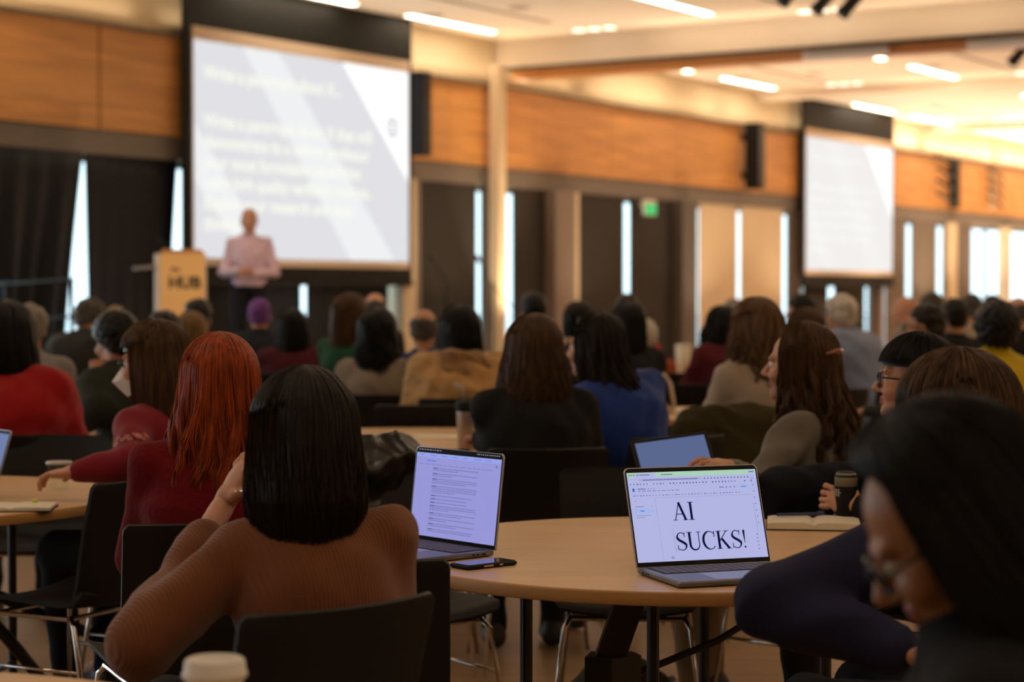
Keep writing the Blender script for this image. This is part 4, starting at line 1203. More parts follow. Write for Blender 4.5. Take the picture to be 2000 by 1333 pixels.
def glyph(ch):
    T, K, SF = .045, .125, .034
    def seg(a, b, w): return ribbon([a, b], [w, w])
    def serif(cx, y, w): return [((cx - w / 2, y), (cx + w / 2, y), (cx + w / 2, y + SF * (1 if y < .5 else -1)), (cx - w / 2, y + SF * (1 if y < .5 else -1)))]
    if ch == 'A': return seg((.10, 0), (.37, .99), T) + seg((.355, 1.0), (.66, 0), K) + seg((.19, .34), (.52, .34), T) + serif(.11, 0, .24) + serif(.64, 0, .28), .78
    if ch == 'I': return seg((.18, 0), (.18, 1), K) + serif(.18, 0, .32) + serif(.18, 1, .32), .36
    if ch == 'U':
        c = arcp(.37, .30, .24, .29, 180, 360); ws = [K - (K - T) * (i / 24) ** .8 for i in range(25)]
        return seg((.13, 1), (.13, .30), K) + ribbon(c, ws) + seg((.61, .30), (.61, 1), T) + serif(.13, 1, .30) + serif(.61, 1, .24), .76
    if ch == 'C':
        c = arcp(.40, .5, .34, .49, 48, 318, 40); ws = [T + (K - T) * max(0, -math.cos(R(48 + 270 * i / 40))) ** .8 for i in range(41)]
        return ribbon(c, ws) + seg((.645, .68), (.655, 1.0), T), .72
    if ch == 'K': return seg((.15, 0), (.15, 1), K) + seg((.18, .42), (.58, .99), T) + seg((.30, .56), (.66, .01), K) + serif(.15, 0, .30) + serif(.15, 1, .30) + serif(.58, 1, .26) + serif(.66, 0, .28), .78
    if ch == 'S':
        up = arcp(.28, .745, .20, .235, 40, 200, 18); lo = arcp(.29, .255, .22, .235, 20, -140, 18)
        mid = [(.12, .63), (.20, .55), (.30, .49), (.40, .42), (.47, .36)]
        c = up + mid + lo; n = len(c); ws = [T + (K * 1.1 - T) * math.exp(-((i / (n - 1) - .5) / .17) ** 2) for i in range(n)]
        return ribbon(c, ws) + seg((.455, .74), (.46, 1.0), T * .9) + seg((.085, .02), (.07, .30), T * .9), .58
    if ch == '!': return [((.10, .26), (.12, .26), (.17, .97), (.05, .97))] + [tuple((.11 + .055 * math.cos(a), .055 + .055 * math.sin(a)) for a in [PI * 2 * i / 10 for i in range(10)])] + [tuple((.11 + .06 * math.cos(a), .94 + .06 * math.sin(a)) for a in [PI * 2 * i / 10 for i in range(10)])], .24
e_r = emis('laptop_right_screen', (.48, .50, .82), .92); e_big = emis('large_letters', (.008, .008, .07), .6); e_grn = emis('browser_green', (.42, .66, .50), .95); e_side = emis('sidebar_blue', (.38, .48, .86), .95)
e_icon = emis('blue_icon', (.02, .16, .62), .9)
def draw_right(lid, rect, x0, y0, x1, y1, L, sc, w, h):
    g = random.Random(5); W_ = x1 - x0; H_ = y1 - y0
    rect([(x0, y1 - .0125, x1, y1)], e_grn, 'tab_strip', .00085)
    rect([(x0 + .022, y1 - .0125, x0 + .075, y1 - .002), (x1 - .022, y1 - .0105, x1 - .003, y1 - .002)], e_r, 'active_tab', .00088)
    rect([(x0 + .03, y1 - .022, x0 + .195, y1 - .0165)], emis('address_bar', (.40, .41, .72), .95), 'address_bar', .00085)
    bx = []; 
    for k in range(3): bx.append((x0 + .005 + k * .006, y1 - .008, x0 + .008 + k * .006, y1 - .005))
    bx += [(x0 + .026, y1 - .008, x0 + .029, y1 - .005), (x0 + .032, y1 - .0075, x0 + .06, y1 - .0058), (x0 + .09, y1 - .0075, x0 + .12, y1 - .0058), (x1 - .018, y1 - .0075, x1 - .006, y1 - .0055)]
    x = x0 + .04
    while x < x0 + .185: l = g.uniform(.003, .009); bx.append((x, y1 - .0202, x + l, y1 - .0184)); x += l + .001
    for k in range(14): bx.append((x0 + .203 + k * .009, y1 - .021, x0 + .206 + k * .009, y1 - .018))
    for k in range(38):
        if g.random() < .85: a = x0 + .006 + k * .0087; bx.append((a, y1 - .031, a + g.choice((.002, .003, .0035)), y1 - .0275))
    rect(bx, e_dk, 'toolbar_icons')
    bx = []
    x = x0 + .024
    for k in range(9): l = g.uniform(.006, .011); bx.append((x, y1 - .0475, x + l, y1 - .0458)); x += l + .004
    bx += [(x0 + .024, y1 - .0425, x0 + .045, y1 - .040)] + [(x0 + .05 + k * .008, y1 - .0425, x0 + .0525 + k * .008, y1 - .040) for k in range(3)]
    for k in range(34): a = x0 + .010 + k * .0085; bx.append((a, y1 - .0590, a + g.uniform(.002, .006), y1 - .0568))
    bx += [(x1 - .104, y1 - .0445, x1 - .092, y1 - .042)] + [(x1 - .087 + k * .011, y1 - .0448, x1 - .083 + k * .011, y1 - .0415) for k in range(3)]
    for k in range(8): bx.append((x1 - .014, y0 + .085 + k * .016, x1 - .011, y0 + .088 + k * .016))
    bx += [(x1 - .0225, y0 + .02 + k * .009, x1 - .0195, y0 + .023 + k * .009) for k in range(5)] + [(x0 + .012, y1 - .073, x0 + .015, y1 - .071), (x0 + .012, y1 - .086, x0 + .034, y1 - .0845), (x0 + .055, y1 - .086, x0 + .0565, y1 - .0835)]
    bx += [(x0 + .012, y1 - .1075, x0 + .052, y1 - .1065), (x0 + .012, y1 - .1125, x0 + .032, y1 - .1115)]
    rect(bx, e_md, 'menu_text')
    rect([(x0 + .008, y1 - .1010, x0 + .060, y1 - .091), (x1 - .052, y1 - .0465, x1 - .026, y1 - .040)], e_side, 'highlight_pill'); rect([(x0 + .024, y1 - .097, x0 + .034, y1 - .095), (x1 - .045, y1 - .0442, x1 - .033, y1 - .0425)], e_icon, 'pill_text', .00095)
    rect([(x0 + .010, y1 - .0475, x0 + .0155, y1 - .0395)], e_icon, 'document_icon')
    rect([(x0 + .066, y0 + .0, x0 + .0664, y1 - .064), (x0 + .066, y1 - .0644, x1 - .02, y1 - .064), (x1 - .0185, y0 + .055, x1 - .018, y1 - .085), (x0 + .102, y0 + .020, x0 + .1026, y0 + .080)], e_md, 'rules')
    q = lid(MB()); hh = .0450; xs = .050
    for txt, bxx, by, sp in (('AI', x0 + .107, y0 + .100, .010), ('SUCKS!', x0 + .106, y0 + .025, .0)):
        x = bxx
        for ch in txt:
            ps, adv = glyph(ch)
            for p in ps:
                q.add([(x + a * xs, by + b * hh, .0010) for a, b in p], [tuple(range(len(p)))])
            x += adv * xs + .001
    q.build('typed_text', e_big, sc)
    q = lid(MB())
    for k in range(16):
        a0, a1 = 2 * PI * k / 16, 2 * PI * (k + 1) / 16
        q.add([(x0 + .092 + r_ * math.cos(a), y0 + .009 + r_ * math.sin(a), .001) for r_, a in ((.0032, a0), (.0032, a1), (.002, a1), (.002, a0))], [(0, 1, 2, 3)])
    q.build('assistant_icon', e_dk, sc)
def laptop_at(BL, tilt, ang, **k):
    return laptop(BL, ang, tilt, **k)
scrL = dict(bg=e_l, rect=lambda w, h: (.005, .012, w - .005, h - .0155), draw=draw_left)
scrR = dict(bg=e_r, rect=lambda w, h: (.0055, .013, w - .0055, h - .0125), draw=draw_right)
# right laptop: hinge runs from (.299,4.72) towards the right, user on the near side
laptop((.299, 4.745), R(19), -20, .3557, .248, 'open laptop showing the words AI SUCKS! on the middle table', scrR)
# left laptop: seen by its user the hinge runs from the far left end to the near right end
laptop((-.280, 5.335), math.atan2(-.255, .225), -7, .3557, .248, 'open laptop with a long text page, left on the middle table', scrL)

# ------------------------------------------------------------------ table-top things
def on(px, py, z=.74): Y = (CAMZ - z) / (py - 567) * F; return Vector(((px - 1000) / F * Y, Y, z))
ph = thing('smartphone', (-.070, 4.885, .7405), R(40), 'dark smartphone lying face up beside the left laptop', 'phone')
q = MB(); q.box((-.079, -.038, 0), (.079, .038, .0115), .004); shade_auto(q.build('case', M['black'], ph), 30)
q = MB(); q.box((-.073, -.033, .0115), (.073, .033, .0118)); q.build('display', mat('phone_glass', (.03, .03, .05), .04), ph)
q = MB(); q.box((-.03, -.039, .004), (.0, -.0375, .008)); q.box((.02, -.039, .004), (.03, -.0375, .008)); q.build('buttons', M['chrome'], ph)

def open_book(name, c, rz, w, d, th, label, cover, cat='notebook'):
    root = thing(name, c, rz, label, cat)
    q = MB(); q.box((-w, -d / 2, 0), (w, d / 2, .003)); q.build('cover', cover, root)
    for sg in (-1, 1):
        q = MB(); n = 10; prof = []
        for i in range(n + 1):
            u = i / n; prof.append((sg * u * w * .97, .003 + th * (1 - .25 * u) * (1 - .5 * math.exp(-u * 9)) * (1 if u < 1 else .9)))
        vs = []; fs = []
        for y in (-d / 2 * .97, d / 2 * .97):
            vs += [(x, y, z) for x, z in prof] + [(x, y, .003) for x, z in prof]
        m = n + 1
        for i in range(n):
            fs.append((i, i + 1, 2 * m + i + 1, 2 * m + i)); fs.append((i, m + i, m + i + 1, i + 1)); fs.append((2 * m + i, 2 * m + i + 1, 3 * m + i + 1, 3 * m + i))
        fs.append((n, m + n, 3 * m + n, 2 * m + n))
        q.add(vs, fs); q.build('pages', M['paper'], root)
        q = MB()
        for k in range(14):
            y = -d / 2 * .8 + k * d * .06
            q.add([(sg * .02, y, .0036 + th * .96), (sg * w * .8, y, .0045 + th * .82), (sg * w * .8, y + .002, .0045 + th * .82), (sg * .02, y + .002, .0036 + th * .96)], [(0, 1, 2, 3) if sg > 0 else (3, 2, 1, 0)])
        
    return root
nbk = on(1592, 1018)
open_book('notebook', (.865, 5.70, .7405), R(-8), .135, .20, .022, 'thick open notebook with cream pages right of the AI SUCKS! laptop', M['black'])
q = MB(); q.tube([(-.07, 0, 0), (.07, 0, 0)], .0048, 8); q.tube([(.05, 0, .006), (.072, 0, .006)], .0018, 6); q.tube([(.07, 0, 0), (.079, 0, 0)], [.0045, .001], 8)
pen = q.build('pen', mat('blue_pen', (.02, .03, .12), .25)); tag(pen, 'dark blue pen lying on the thick open notebook', 'pen'); pen.location = (.835, 5.755, .7705); pen.rotation_euler = (0, 0, R(12))
q = MB(); q.hexa([(0, 0, 0), (.03, 0, 0), (.028, .05, 0), (.0, .05, 0), (0, 0, .002), (.03, 0, .002), (.028, .05, .002), (.0, .05, .002)])
# drink can with pale lettering
cn = thing('drink_can', (.975, 5.80, .7405), R(-60), 'black printed drink can held behind the thick notebook', 'can')
q = MB(); q.lathe([(.024, 0), (.033, .008), (.033, .135), (.027, .148), (.026, .15)], n=28); q.build('can_body', M['black'], cn, True)
q = MB(); q.lathe([(.0332, .108), (.0332, .134), (.0275, .1475)], n=28); q.build('can_shoulder', mat('can_band', (.20, .17, .12), .5), cn, True)
ltr = mat('can_print', (.50, .45, .36), .5)
for k, (tx, a) in enumerate((('ALL M', -25), ('TO C', -62))):
    mt = Matrix.Rotation(R(a), 4, 'Z') @ Matrix.Translation((-.0, -.0338, .068)) @ Matrix.Rotation(PI / 2, 4, 'X') @ Matrix.Rotation(-PI / 2, 4, 'Z') @ Matrix.Translation((-.0, -.006, 0))
    text_obj('lettering', tx, .021, ltr, mt, cn, .0003)
for a in (-70, -45, -18, 5):
    q = MB()
    for k in range(6):
        b = 2 * PI * k / 6; pts = [(.0, 0), (.010 * math.cos(b - .25), .010 * math.sin(b - .25)), (.013 * math.cos(b), .013 * math.sin(b)), (.010 * math.cos(b + .25), .010 * math.sin(b + .25))]
        q.X = Matrix.Rotation(R(a), 4, 'Z') @ Matrix.Translation((0, -.0336, .09)) @ Matrix.Rotation(PI / 2, 4, 'X'); q.add([(x, y, 0) for x, y in pts], [(0, 1, 2, 3)])
    q.build('flower_print', ltr, cn)
# tumbler and papers on the second table
p = on(910, 905); tb = thing('tumbler', (p.x + .0, 8.45, .74), 0, 'brushed steel tumbler with a black lid on the table behind the left laptop', 'tumbler')
tb.location.x = (910 - 1000) / F * 8.45
q = MB(); q.lathe([(.030, 0), (.034, .004), (.041, .16), (.041, .17)], n=32); q.build('cup_body', mat('brushed_steel', (.45, .38, .33), .35, metal=.8), tb, True)
q = MB(); q.lathe([(.0425, .165), (.0435, .17), (.0435, .203), (.040, .207)], n=32); q.build('lid', M['black'], tb, True)
q = MB(); q.tube([(-.005, 0, .207), (-.012, 0, .265), (-.052, 0, .285)], .0045, 8); q.build('straw', M['glass'] if 0 else mat('clear_straw', (.4, .4, .4), .2), tb, True)
def sheet(px, py, rz, label, w=.21, d=.297, z=.741):
    p = on(px, py, z); q = MB(); q.box((-w / 2, -d / 2, 0), (w / 2, d / 2, .0012)); o = q.build('paper_sheet', M['paper']); o.location = p; o.rotation_euler = (0, 0, R(rz)); return tag(o, label, 'paper')
sheet(745, 866, 60, 'white paper sheet near the left side of the tumbler table'); sheet(872, 853, 80, 'white paper sheet just left of the steel tumbler')
# left table
scrF = dict(bg=emis('far_left_screen', (.20, .26, .50), .8), rect=lambda w, h: (.006, .012, w - .006, h - .012), draw=lambda *a: a[1]([(a[2] + .02, a[3] + .03, a[2] + .2, a[3] + .09)], e_ltab, 'window_shapes'))
laptop((-1.86, 6.62), R(-52), -17, .312, .221, 'open laptop cut off by the left edge of the picture', scrF)
open_book('notebook', (-1.545, 6.16, .7405), R(5), .125, .17, .012, 'small open notebook lying in front of the left edge laptop', M['black'])
q = MB(); q.tube([(-.008, 0, 0), (.008, 0, 0)], .006, 8); hl = q.build('highlighter_cap', mat('yellow_plastic', (.6, .7, .05), .4)); hl.location = (-1.49, 6.2, .762); tag(hl, 'yellow green marker tip on the small open notebook at left', 'marker')
pc = thing('plastic_cup', (-1.545, 6.78, .7405), 0, 'clear plastic cup behind the hand on the left table', 'cup')
q = MB(); q.lathe([(.028, 0), (.031, .003), (.042, .085), (.042, .088)], n=28); q.build('cup_body', M['glass'], pc, True)
q = MB(); q.lathe([(.044, .086), (.045, .089), (.044, .095), (.040, .096)], n=28); q.build('lid_rim', mat('clear_rim', (.5, .5, .48), .2), pc, True)
# foreground cup
fc = thing('coffee_cup', ((417 - 1000) / F * 2.9, 2.9, .7405), 0, 'white lidded paper coffee cup at the bottom edge, lower left', 'cup')
q = MB(); q.lathe([(.029, 0), (.030, .002), (.042, .112), (.043, .115)], n=40); q.build('cup_body', M['white'], fc, True)
q = MB(); q.lathe([(.0455, .112), (.0475, .114), (.0475, .120), (.0455, .122), (.0435, .138), (.040, .141), (.036, .141), (.034, .136)], n=40); q.build('lid', M['white'], fc, True)
# tote bag, booklet, cups and bottles in the crowd
tg = thing('tote_bag', (.80, 10.95, .7405), R(10), 'pale tote bag with upright handles on the mid crowd table', 'bag')
q = MB(); q.hexa([(-.14, -.05, 0), (.10, -.05, 0), (.10, .05, 0), (-.14, .05, 0), (-.15, -.03, .13), (-.03, -.03, .13), (-.03, .03, .13), (-.15, .03, .13)]); q.build('bag_body', mat('tote_cloth', (.50, .36, .2), .8), tg)
q = MB(); q.tube([(-.02, 0, .02), (.005, 0, .16), (.04, 0, .22), (.075, 0, .16), (.10, 0, .02)], .011, 8); q.build('handle', mat('tote_handle', (.62, .50, .42), .7), tg, True)
q = MB(); q.box((-.16, -.11, 0), (.16, .11, .035)); o = q.build('box_file', M['paper']); o.location = (1.06, 10.72, .7405); o.rotation_euler = (0, 0, R(12)); tag(o, 'pale flat box on the near side of the mid crowd table', 'box')
def cup(x, y, label, m, h_=.12, r_=.04, z=.7405):
    o = thing('drink_cup', (x, y, z), 0, label, 'cup'); q = MB(); q.lathe([(r_ * .75, 0), (r_, h_ * .92)], n=18); q.build('cup_body', m, o, True)
    q = MB(); q.lathe([(r_ * 1.05, h_ * .9), (r_ * 1.05, h_ * .97), (r_ * .8, h_)], n=18); q.build('lid', M['white'], o, True); return o
cup(1.385, 16.1, 'pale tall drink cup beside the red backpack', M['paper'], .24, .065); cup(1.12, 15.9, 'small white cup on the far table near the red backpack', M['white'])
cup(2.25, 16.1, 'white cup behind the person in the pale blue shirt', M['white'], .16); cup(3.02, 15.7, 'white cup on the right of the table behind the pale blue shirt', M['white'], .17)
cup(2.85, 15.6, 'steel coloured cup in the middle of the table behind the pale blue shirt', M['alu'], .22)
bk = thing('backpack', (1.10, 16.35, .7405), 0, 'red backpack standing on the far table behind the long black hair', 'bag')
S = SDF(); S.ell((0, 0, .14), (.13, .10, .16)); S.ell((0, -.08, .09), (.09, .05, .08)); S.plane((0, 0, .002), (0, 0, -1)); np_obj('bag_body', [S.mesh(.012, folds(.006, 1, 2))], C['redbag'], bk)
q = MB(); q.tube([(-.02, 0, .28), (0, 0, .33), (.03, 0, .29)], .01, 6); q.build('loop', M['black'], bk)
# right edge laptop
scrG = dict(bg=emis('right_edge_screen', (.40, .50, .85), .9), rect=lambda w, h: (.006, .012, w - .006, h - .012), draw=lambda *a: a[1]([(a[2], a[5] - .02, a[4], a[5] - .016)], e_dk, 'toolbar'))
laptop((1.90, 7.25), R(12), -18, .32, .225, 'bright laptop at the right edge of the picture', scrG, zb=.741)

# ------------------------------------------------------------------ chairs on their own
chair(-.33, 6.02, 216, 'chair with the black puffer coat behind the left laptop')
chair(.36, 6.16, 176, 'empty black chair on the far side of the middle table')
chair(-1.36, 6.20, 62, 'empty black chair at the left table seen from the side')
chair(-.33, 4.52, -6, 'tall black chair back between the rust sweater and the left laptop')
chair(-1.84, 7.62, 176, 'empty black chair on the far side of the left table')
chair(-.50, 10.25, 8, 'empty black chair left of the tan hooded jacket')
chair(-.37, 7.45, 0, 'empty black chair on the near side of the tumbler table', None)
chair(1.12, 12.5, 20, 'blue grey chair with its back to us left of the dark maroon sweater', mat('blue_seat', (.06, .10, .18), .5))

# coats on chairs
def coat(name, label, c, rz, w, h_, m, z0=.42, seed=1, fold=.008, thick=.055, parent=None):
    root = None
    S = SDF(); zc_ = z0 + h_ / 2
    S.ell((0, -.02, zc_), (w / 2, thick, h_ / 2)); S.ell((0, -.01, z0 + h_ * .85), (w / 2 * .95, thick * 1.1, h_ * .2)); S.cap((-w / 2 * .8, 0, z0 + h_ * .9), (w / 2 * .8, 0, z0 + h_ * .9), thick * .95, None, .04)
    S.cap((-w / 2 * .9, -.01, z0 + h_ * .8), (-w / 2 * .95, .0, z0 + .1), .05, .04); S.cap((w / 2 * .9, -.01, z0 + h_ * .8), (w / 2 * .95, .0, z0 + .1), .05, .04)
    o = np_obj(name, [S.mesh(.011, folds(fold, 1.1, seed))], m); o.location = (c[0], c[1], 0); o.rotation_euler = (0, 0, R(rz)); return tag(o, label, 'coat')
coat('puffer_coat', 'shiny black puffer coat hung over the chair behind the left laptop', (-.50, 6.25), 216, .56, .52, C['puffer'], .42, 3, .016)
coat('jacket', 'navy jacket over the chair back behind the notebook', (.96, 6.16), 190, .40, .40, C['navyj'], .46, 5)
# ------------------------------------------------------------------ the people
def short(k, col, **kw): return ('short', col, kw)
def long_(col, **kw): return ('long', col, kw)
# nearest rows
r1, HM1, I1 = person('person in a rust knit sweater with dark hair, cheek resting on a raised hand', 604, 724, 4.02, face=40, twist=-30, lean=8, side=-1, hy=-26, xshift=-.012, skin='skin',
       top=C['rust'], h=.009, fold=.006, fr=.8, bulk=.012, shoulders=.90, collar=True, hair=long_('dark', zt=-.188, th=.029, prof=[(-.03, 1.06, 1.1, 0), (-.10, 1.10, 1.10, -.01), (-.21, 1.0, .92, -.01)], facea=1.0, wave=.003, n=2600, r=.0014, rag=.07),
       arms=dict(L=('W', PT(272, 1262, 3.86), PT(438, 985, 4.20), PT(487, 880, 4.22), (-1, -.6, .3), .45), R=('W', PT(738, 1262, 4.02), PT(705, 1300, 4.26), PT(650, 1300, 4.4), (0, 0, 1), .4)), sleeve_end=.74,
       chairlab='black chair at the bottom under the person in the rust sweater', chair_off=(-.17, -.03), chair_rot=2)
q = MB(); c = PT(468, 962, 4.13); q.lathe([(.009, 0), (.010, .001), (.010, .003), (.009, .004)], (0, 0, 0), 12); rg = q.build('ring', M['chrome'], r1); rg.location = toL(I1, c)
r2, HM2, I2 = person('person with long straight black hair and glasses in dark clothes, nearest at the lower right', 1862, 778, 2.42, face=80, lean=12, hy=6, hp=34, skin='skin3', top=C['black'], h=.010, bulk=.025,
       hair=long_('black', zt=-.50, th=.034, prof=[(-.04, 1.10, 1.10, 0), (-.2, 1.2, 1.15, -.01), (-.5, 1.3, 1.2, 0)], facea=1.12, n=3600, r=.0013, rag=.03),
       faceD=True, chairlab='black chair under the nearest person with long black hair')
glasses(HM2, r2, .024, .0024)
r4, HM4, I4 = person('person with brown tousled hair in a navy sweater leaning on a folded arm', 1862, 686, 4.15, face=52, lean=14, hy=4, skin='skin', top=C['navy'], h=.010, fold=.007, bulk=.022, shoulders=1.05,
       hair=long_('brown', zt=-.14, th=.030, prof=[(-.03, 1.06, 1.06, 0), (-.12, .98, .95, 0)], facea=1.2, bangs=.02, wave=.006, n=2800, r=.0014, rag=.15, lock=6),
       trousers=C['navyj'], arms=dict(L=('W', PT(1510, 1180, 3.92), PT(1760, 1275, 3.80), PT(1880, 1290, 3.78), (0, 0, 1), .5), R=('W', PT(1700, 1120, 4.5), PT(1640, 1200, 4.35), PT(1560, 1220, 4.3), (0, 0, 1), .5)),
       chairlab='black chair under the person in the navy sweater', chair_off=(0, -.03))
r3, HM3, I3 = person('person with a black fringe and black glasses looking left, behind the navy sweater', 1788, 656, 5.9, face=78, lean=6, hy=0, hp=-4, skin='skin', top=C['black'],
       hair=long_('black', zt=-.07, th=.022, prof=[(-.03, 1.05, 1.05, 0), (-.1, .95, .95, 0)], facea=1.25, bangs=-.04, n=1600, r=.0018, rag=.1), faceD=True,
       arms=dict(L=('W', PT(1740, 1000, 5.75), PT(1678, 990, 5.78), PT(1640, 978, 5.80), (0, -1, .2), .9)), chairlab='black chair under the person with the black fringe and glasses')
glasses(HM3, r3, .025, .0032, True)
r5, HM5, I5 = person('person with long wavy brown hair held by a clip, in a grey blouse', 1560, 634, 6.6, face=66, lean=4, hy=8, skin='skin', top=C['blouse'], trousers=C['khaki'], topname='blouse', fold=.012, bulk=.006,
       hair=long_('brown', zt=-.40, th=.022, prof=[(-.05, 1.02, 1.02, -.005), (-.13, 1.15, 1.15, -.02), (-.25, 1.5, 1.35, -.02), (-.42, 1.6, 1.35, -.02)], facea=1.0, wave=.019, wfreq=27, n=2600, r=.0018, rag=.12, lock=8), faceD=True,
       arms=dict(L=('W', PT(1475, 960, 6.25), PT(1425, 915, 6.02), PT(1392, 906, 5.96), (0, -.5, 1), .5)),
       chairlab='black chair under the person in the grey blouse', chair_rot=-20)
q = MB(); a = HM5 @ Vector((-.028, -.147, .058)); b = HM5 @ Vector((-.088, -.102, .048)); q.tube([a, (a + b) / 2 + (HM5.to_3x3() @ Vector((-.012, -.014, .004))), b], [.006, .012, .006], 8)
q.build('hair_clip', mat('brown_clip', (.25, .10, .06), .12), r5, True)
tb_ = thing('tablet', PT(1318, 897, 6.0), R(10), 'dark tablet held up behind the AI SUCKS! laptop', 'tablet')
tb_.rotation_euler = (R(52), R(-7), R(8))
q = MB(); q.box((-.12, -.085, -.008), (.12, .085, 0), .003); q.build('case', M['black'], tb_)
q = MB(); q.box((-.108, -.072, 0), (.108, .072, .0006)); q.build('display', emis('tablet_screen', (.13, .17, .34), .8), tb_)
person('person in a black jacket with shoulder length auburn brown hair, beside the steel tumbler', 1042, 617, 7.6, face=8, lean=10, skin='skin', top=C['black'], bulk=.03, fold=.008, shoulders=1.05,
       hair=long_('brown', zt=-.235, th=.030, prof=[(-.03, 1.12, 1.1, 0), (-.14, 1.30, 1.15, -.01), (-.26, 1.22, 1.05, -.01)], facea=1.0, wave=.006, n=1100, r=.0024, rag=.1),
       arms=dict(L=('W', PT(985, 860, 7.75), PT(945, 862, 8.1), PT(925, 852, 8.2), (0, 0, 1), .6)), chairlab='black chair under the person in the black jacket by the tumbler')
person('person in a bright blue top with long brown hair, facing left', 1160, 612, 8.1, face=28, lean=14, side=-13, hy=34, skin='skin', top=C['blue'], fold=.010, bulk=.035, shoulders=1.05, faceD=True,
       hair=long_('dark', zt=-.33, th=.022, prof=[(-.05, 1.0, 1.05, -.01), (-.16, 1.05, 1.15, -.05), (-.33, 1.1, 1.1, -.13)], facea=1.1, wave=.010, n=1100, r=.0024, rag=.12, lock=9),
       chairlab='black chair under the person in the bright blue top')
person('person in a quilted tan jacket with a fleece hood and black bob hair', 898, 597, 10.9, face=2, lean=6, top=C['tan'], topname='jacket', bulk=.065, fold=.014, fr=1.1, shoulders=1.12, hood=C['fur'],
       hair=long_('black', zt=-.115, th=.034, prof=[(-.03, 1.06, 1.05, 0), (-.12, 1.12, 1.05, 0)], facea=1.0, n=500, r=.004, rag=.02), chairlab='black chair under the person in the tan hooded jacket')
person('person in an oat cardigan with long dark wavy hair and a visible ear', 738, 604, 11.3, face=-12, lean=6, side=0, top=C['cardigan'], topname='cardigan', fold=.012, bulk=.02, shoulders=1.05,
       hair=long_('black', zt=-.36, th=.028, prof=[(-.05, 1.05, 1.05, 0), (-.2, 1.2, 1.15, 0), (-.36, 1.5, 1.2, 0)], facea=1.2, wave=.016, n=420, r=.0045, rag=.2), chairlab='black chair under the person in the oat cardigan')
person('balding person in a dark blue shirt left of the black bob', 828, 604, 12.0, face=-4, lean=8, top=C['denim'], hair=short(1, 'greydark', balding=True), skin='skin2', chairlab='black chair under the balding person in dark blue')
person('person with long brown hair in a dark green top, left of the bald head', 684, 574, 13.2, face=-25, lean=8, top=C['green'], hair=long_('brown', zt=-.28, th=.03, prof=[(-.1, 1.1, 1.1, 0), (-.3, 1.2, 1.1, 0)], facea=1.0), chairlab='black chair under the person in the dark green top')
person('bald person behind the long dark wavy hair', 733, 573, 15.3, face=0, lean=8, top=C['char'], skin='skin', hair=short(1, 'greydark', balding=True, nape=-.01), chairlab='black chair under the bald person in the middle rows')
person('person with short black hair and cream top behind the auburn hair', 1040, 575, 14.0, face=18, lean=8, top=C['cream'], hair=short(1, 'black', th=.016), chairlab='black chair under the person in the cream top')
person('person with dark hair just behind the blue top', 1132, 592, 13.2, face=-10, lean=10, top=C['char'], hair=long_('black', zt=-.08, th=.025, facea=1.2), chairlab='black chair under the dark haired person behind the blue top')
person('person with very long black hair and black clothes beside the red backpack', 1228, 592, 12.3, face=5, lean=10, top=C['black'], fold=.01, bulk=.02,
       hair=long_('black', zt=-.42, th=.026, prof=[(-.1, 1.05, 1.1, 0), (-.42, 1.15, 1.1, 0)], facea=1.0, n=420, r=.004), chairlab='black chair under the person with very long black hair')
person('person with short brown hair just above the very long black hair', 1225, 577, 15.5, face=0, top=C['char'], hair=short(1, 'dark', th=.014), chairlab='black chair under the short haired person behind the long black hair')
person('person with white hair in a red top, half hidden by long black hair', 1258, 626, 14.2, face=10, lean=14, top=C['orange'], hair=short(1, 'white', th=.016), chairlab='black chair under the person with white hair in red')
person('person in a dark maroon sweater with a black curly bob, leaning left', 1410, 598, 13.2, face=32, lean=22, side=4, top=C['maroon'], bulk=.045, shoulders=1.1, fold=.012,
       hair=long_('black', zt=-.10, th=.032, prof=[(-.03, 1.1, 1.08, 0), (-.1, 1.15, 1.05, 0)], facea=1.1, wave=.02, wfreq=50, n=400, r=.005), chairlab='black chair under the person in the dark maroon sweater')
person('person with grey hair behind the dark maroon sweater', 1432, 589, 15.4, face=20, top=C['char'], hair=short(1, 'grey', th=.02), chairlab='black chair under the grey haired person behind the maroon sweater')
person('person in a beige jacket with long wavy light brown hair, over a green coat', 1476, 584, 9.2, face=24, lean=8, top=C['beige'], topname='jacket', fold=.012, bulk=.025,
       hair=long_('lbrown', zt=-.34, th=.038, prof=[(-.03, 1.06, 1.06, 0), (-.18, 1.15, 1.1, -.01), (-.36, 1.2, 1.0, -.04)], facea=1.1, wave=.018, wfreq=36, n=700, r=.0032, rag=.12, lock=10), chairlab='chair draped with a green coat under the beige jacket')
person('person with short dark hair facing left above the hair clip', 1562, 578, 14.6, face=60, top=C['char'], hair=short(1, 'black', th=.012), chairlab='black chair under the dark haired person facing left')
person('person with brown hair low behind the hair clip', 1570, 604, 11.9, face=30, top=C['char'], hair=long_('brown', zt=-.1, th=.03, facea=1.1), chairlab='black chair under the brown haired person behind the clip')
person('person in a pale blue shirt with white hair, leaning left', 1640, 578, 13.2, face=38, lean=24, top=C['lblue'], topname='shirt', bulk=.05, shoulders=1.12, fold=.01, hair=short(1, 'white', th=.02), chairlab='black chair under the person in the pale blue shirt', arms=None)
person('ruddy bald person facing left at the far tables', 1764, 581, 16.6, face=60, top=C['grey'], hair=None, chairlab='black chair under the ruddy bald person')
person('person with brown grey hair in the far rows above the bald glasses wearer', 1818, 574, 17.8, face=20, top=C['char'], hair=short(1, 'greydark', th=.018), chairlab='black chair under the brown grey haired person')
person('person in a dark suit with white collar and black hair in the far rows', 1861, 586, 13.6, face=18, lean=10, top=C['black'], topname='suit_jacket', bulk=.02, hair=short(1, 'black', th=.012), skin='skin2', chairlab='black chair under the person in the dark suit')
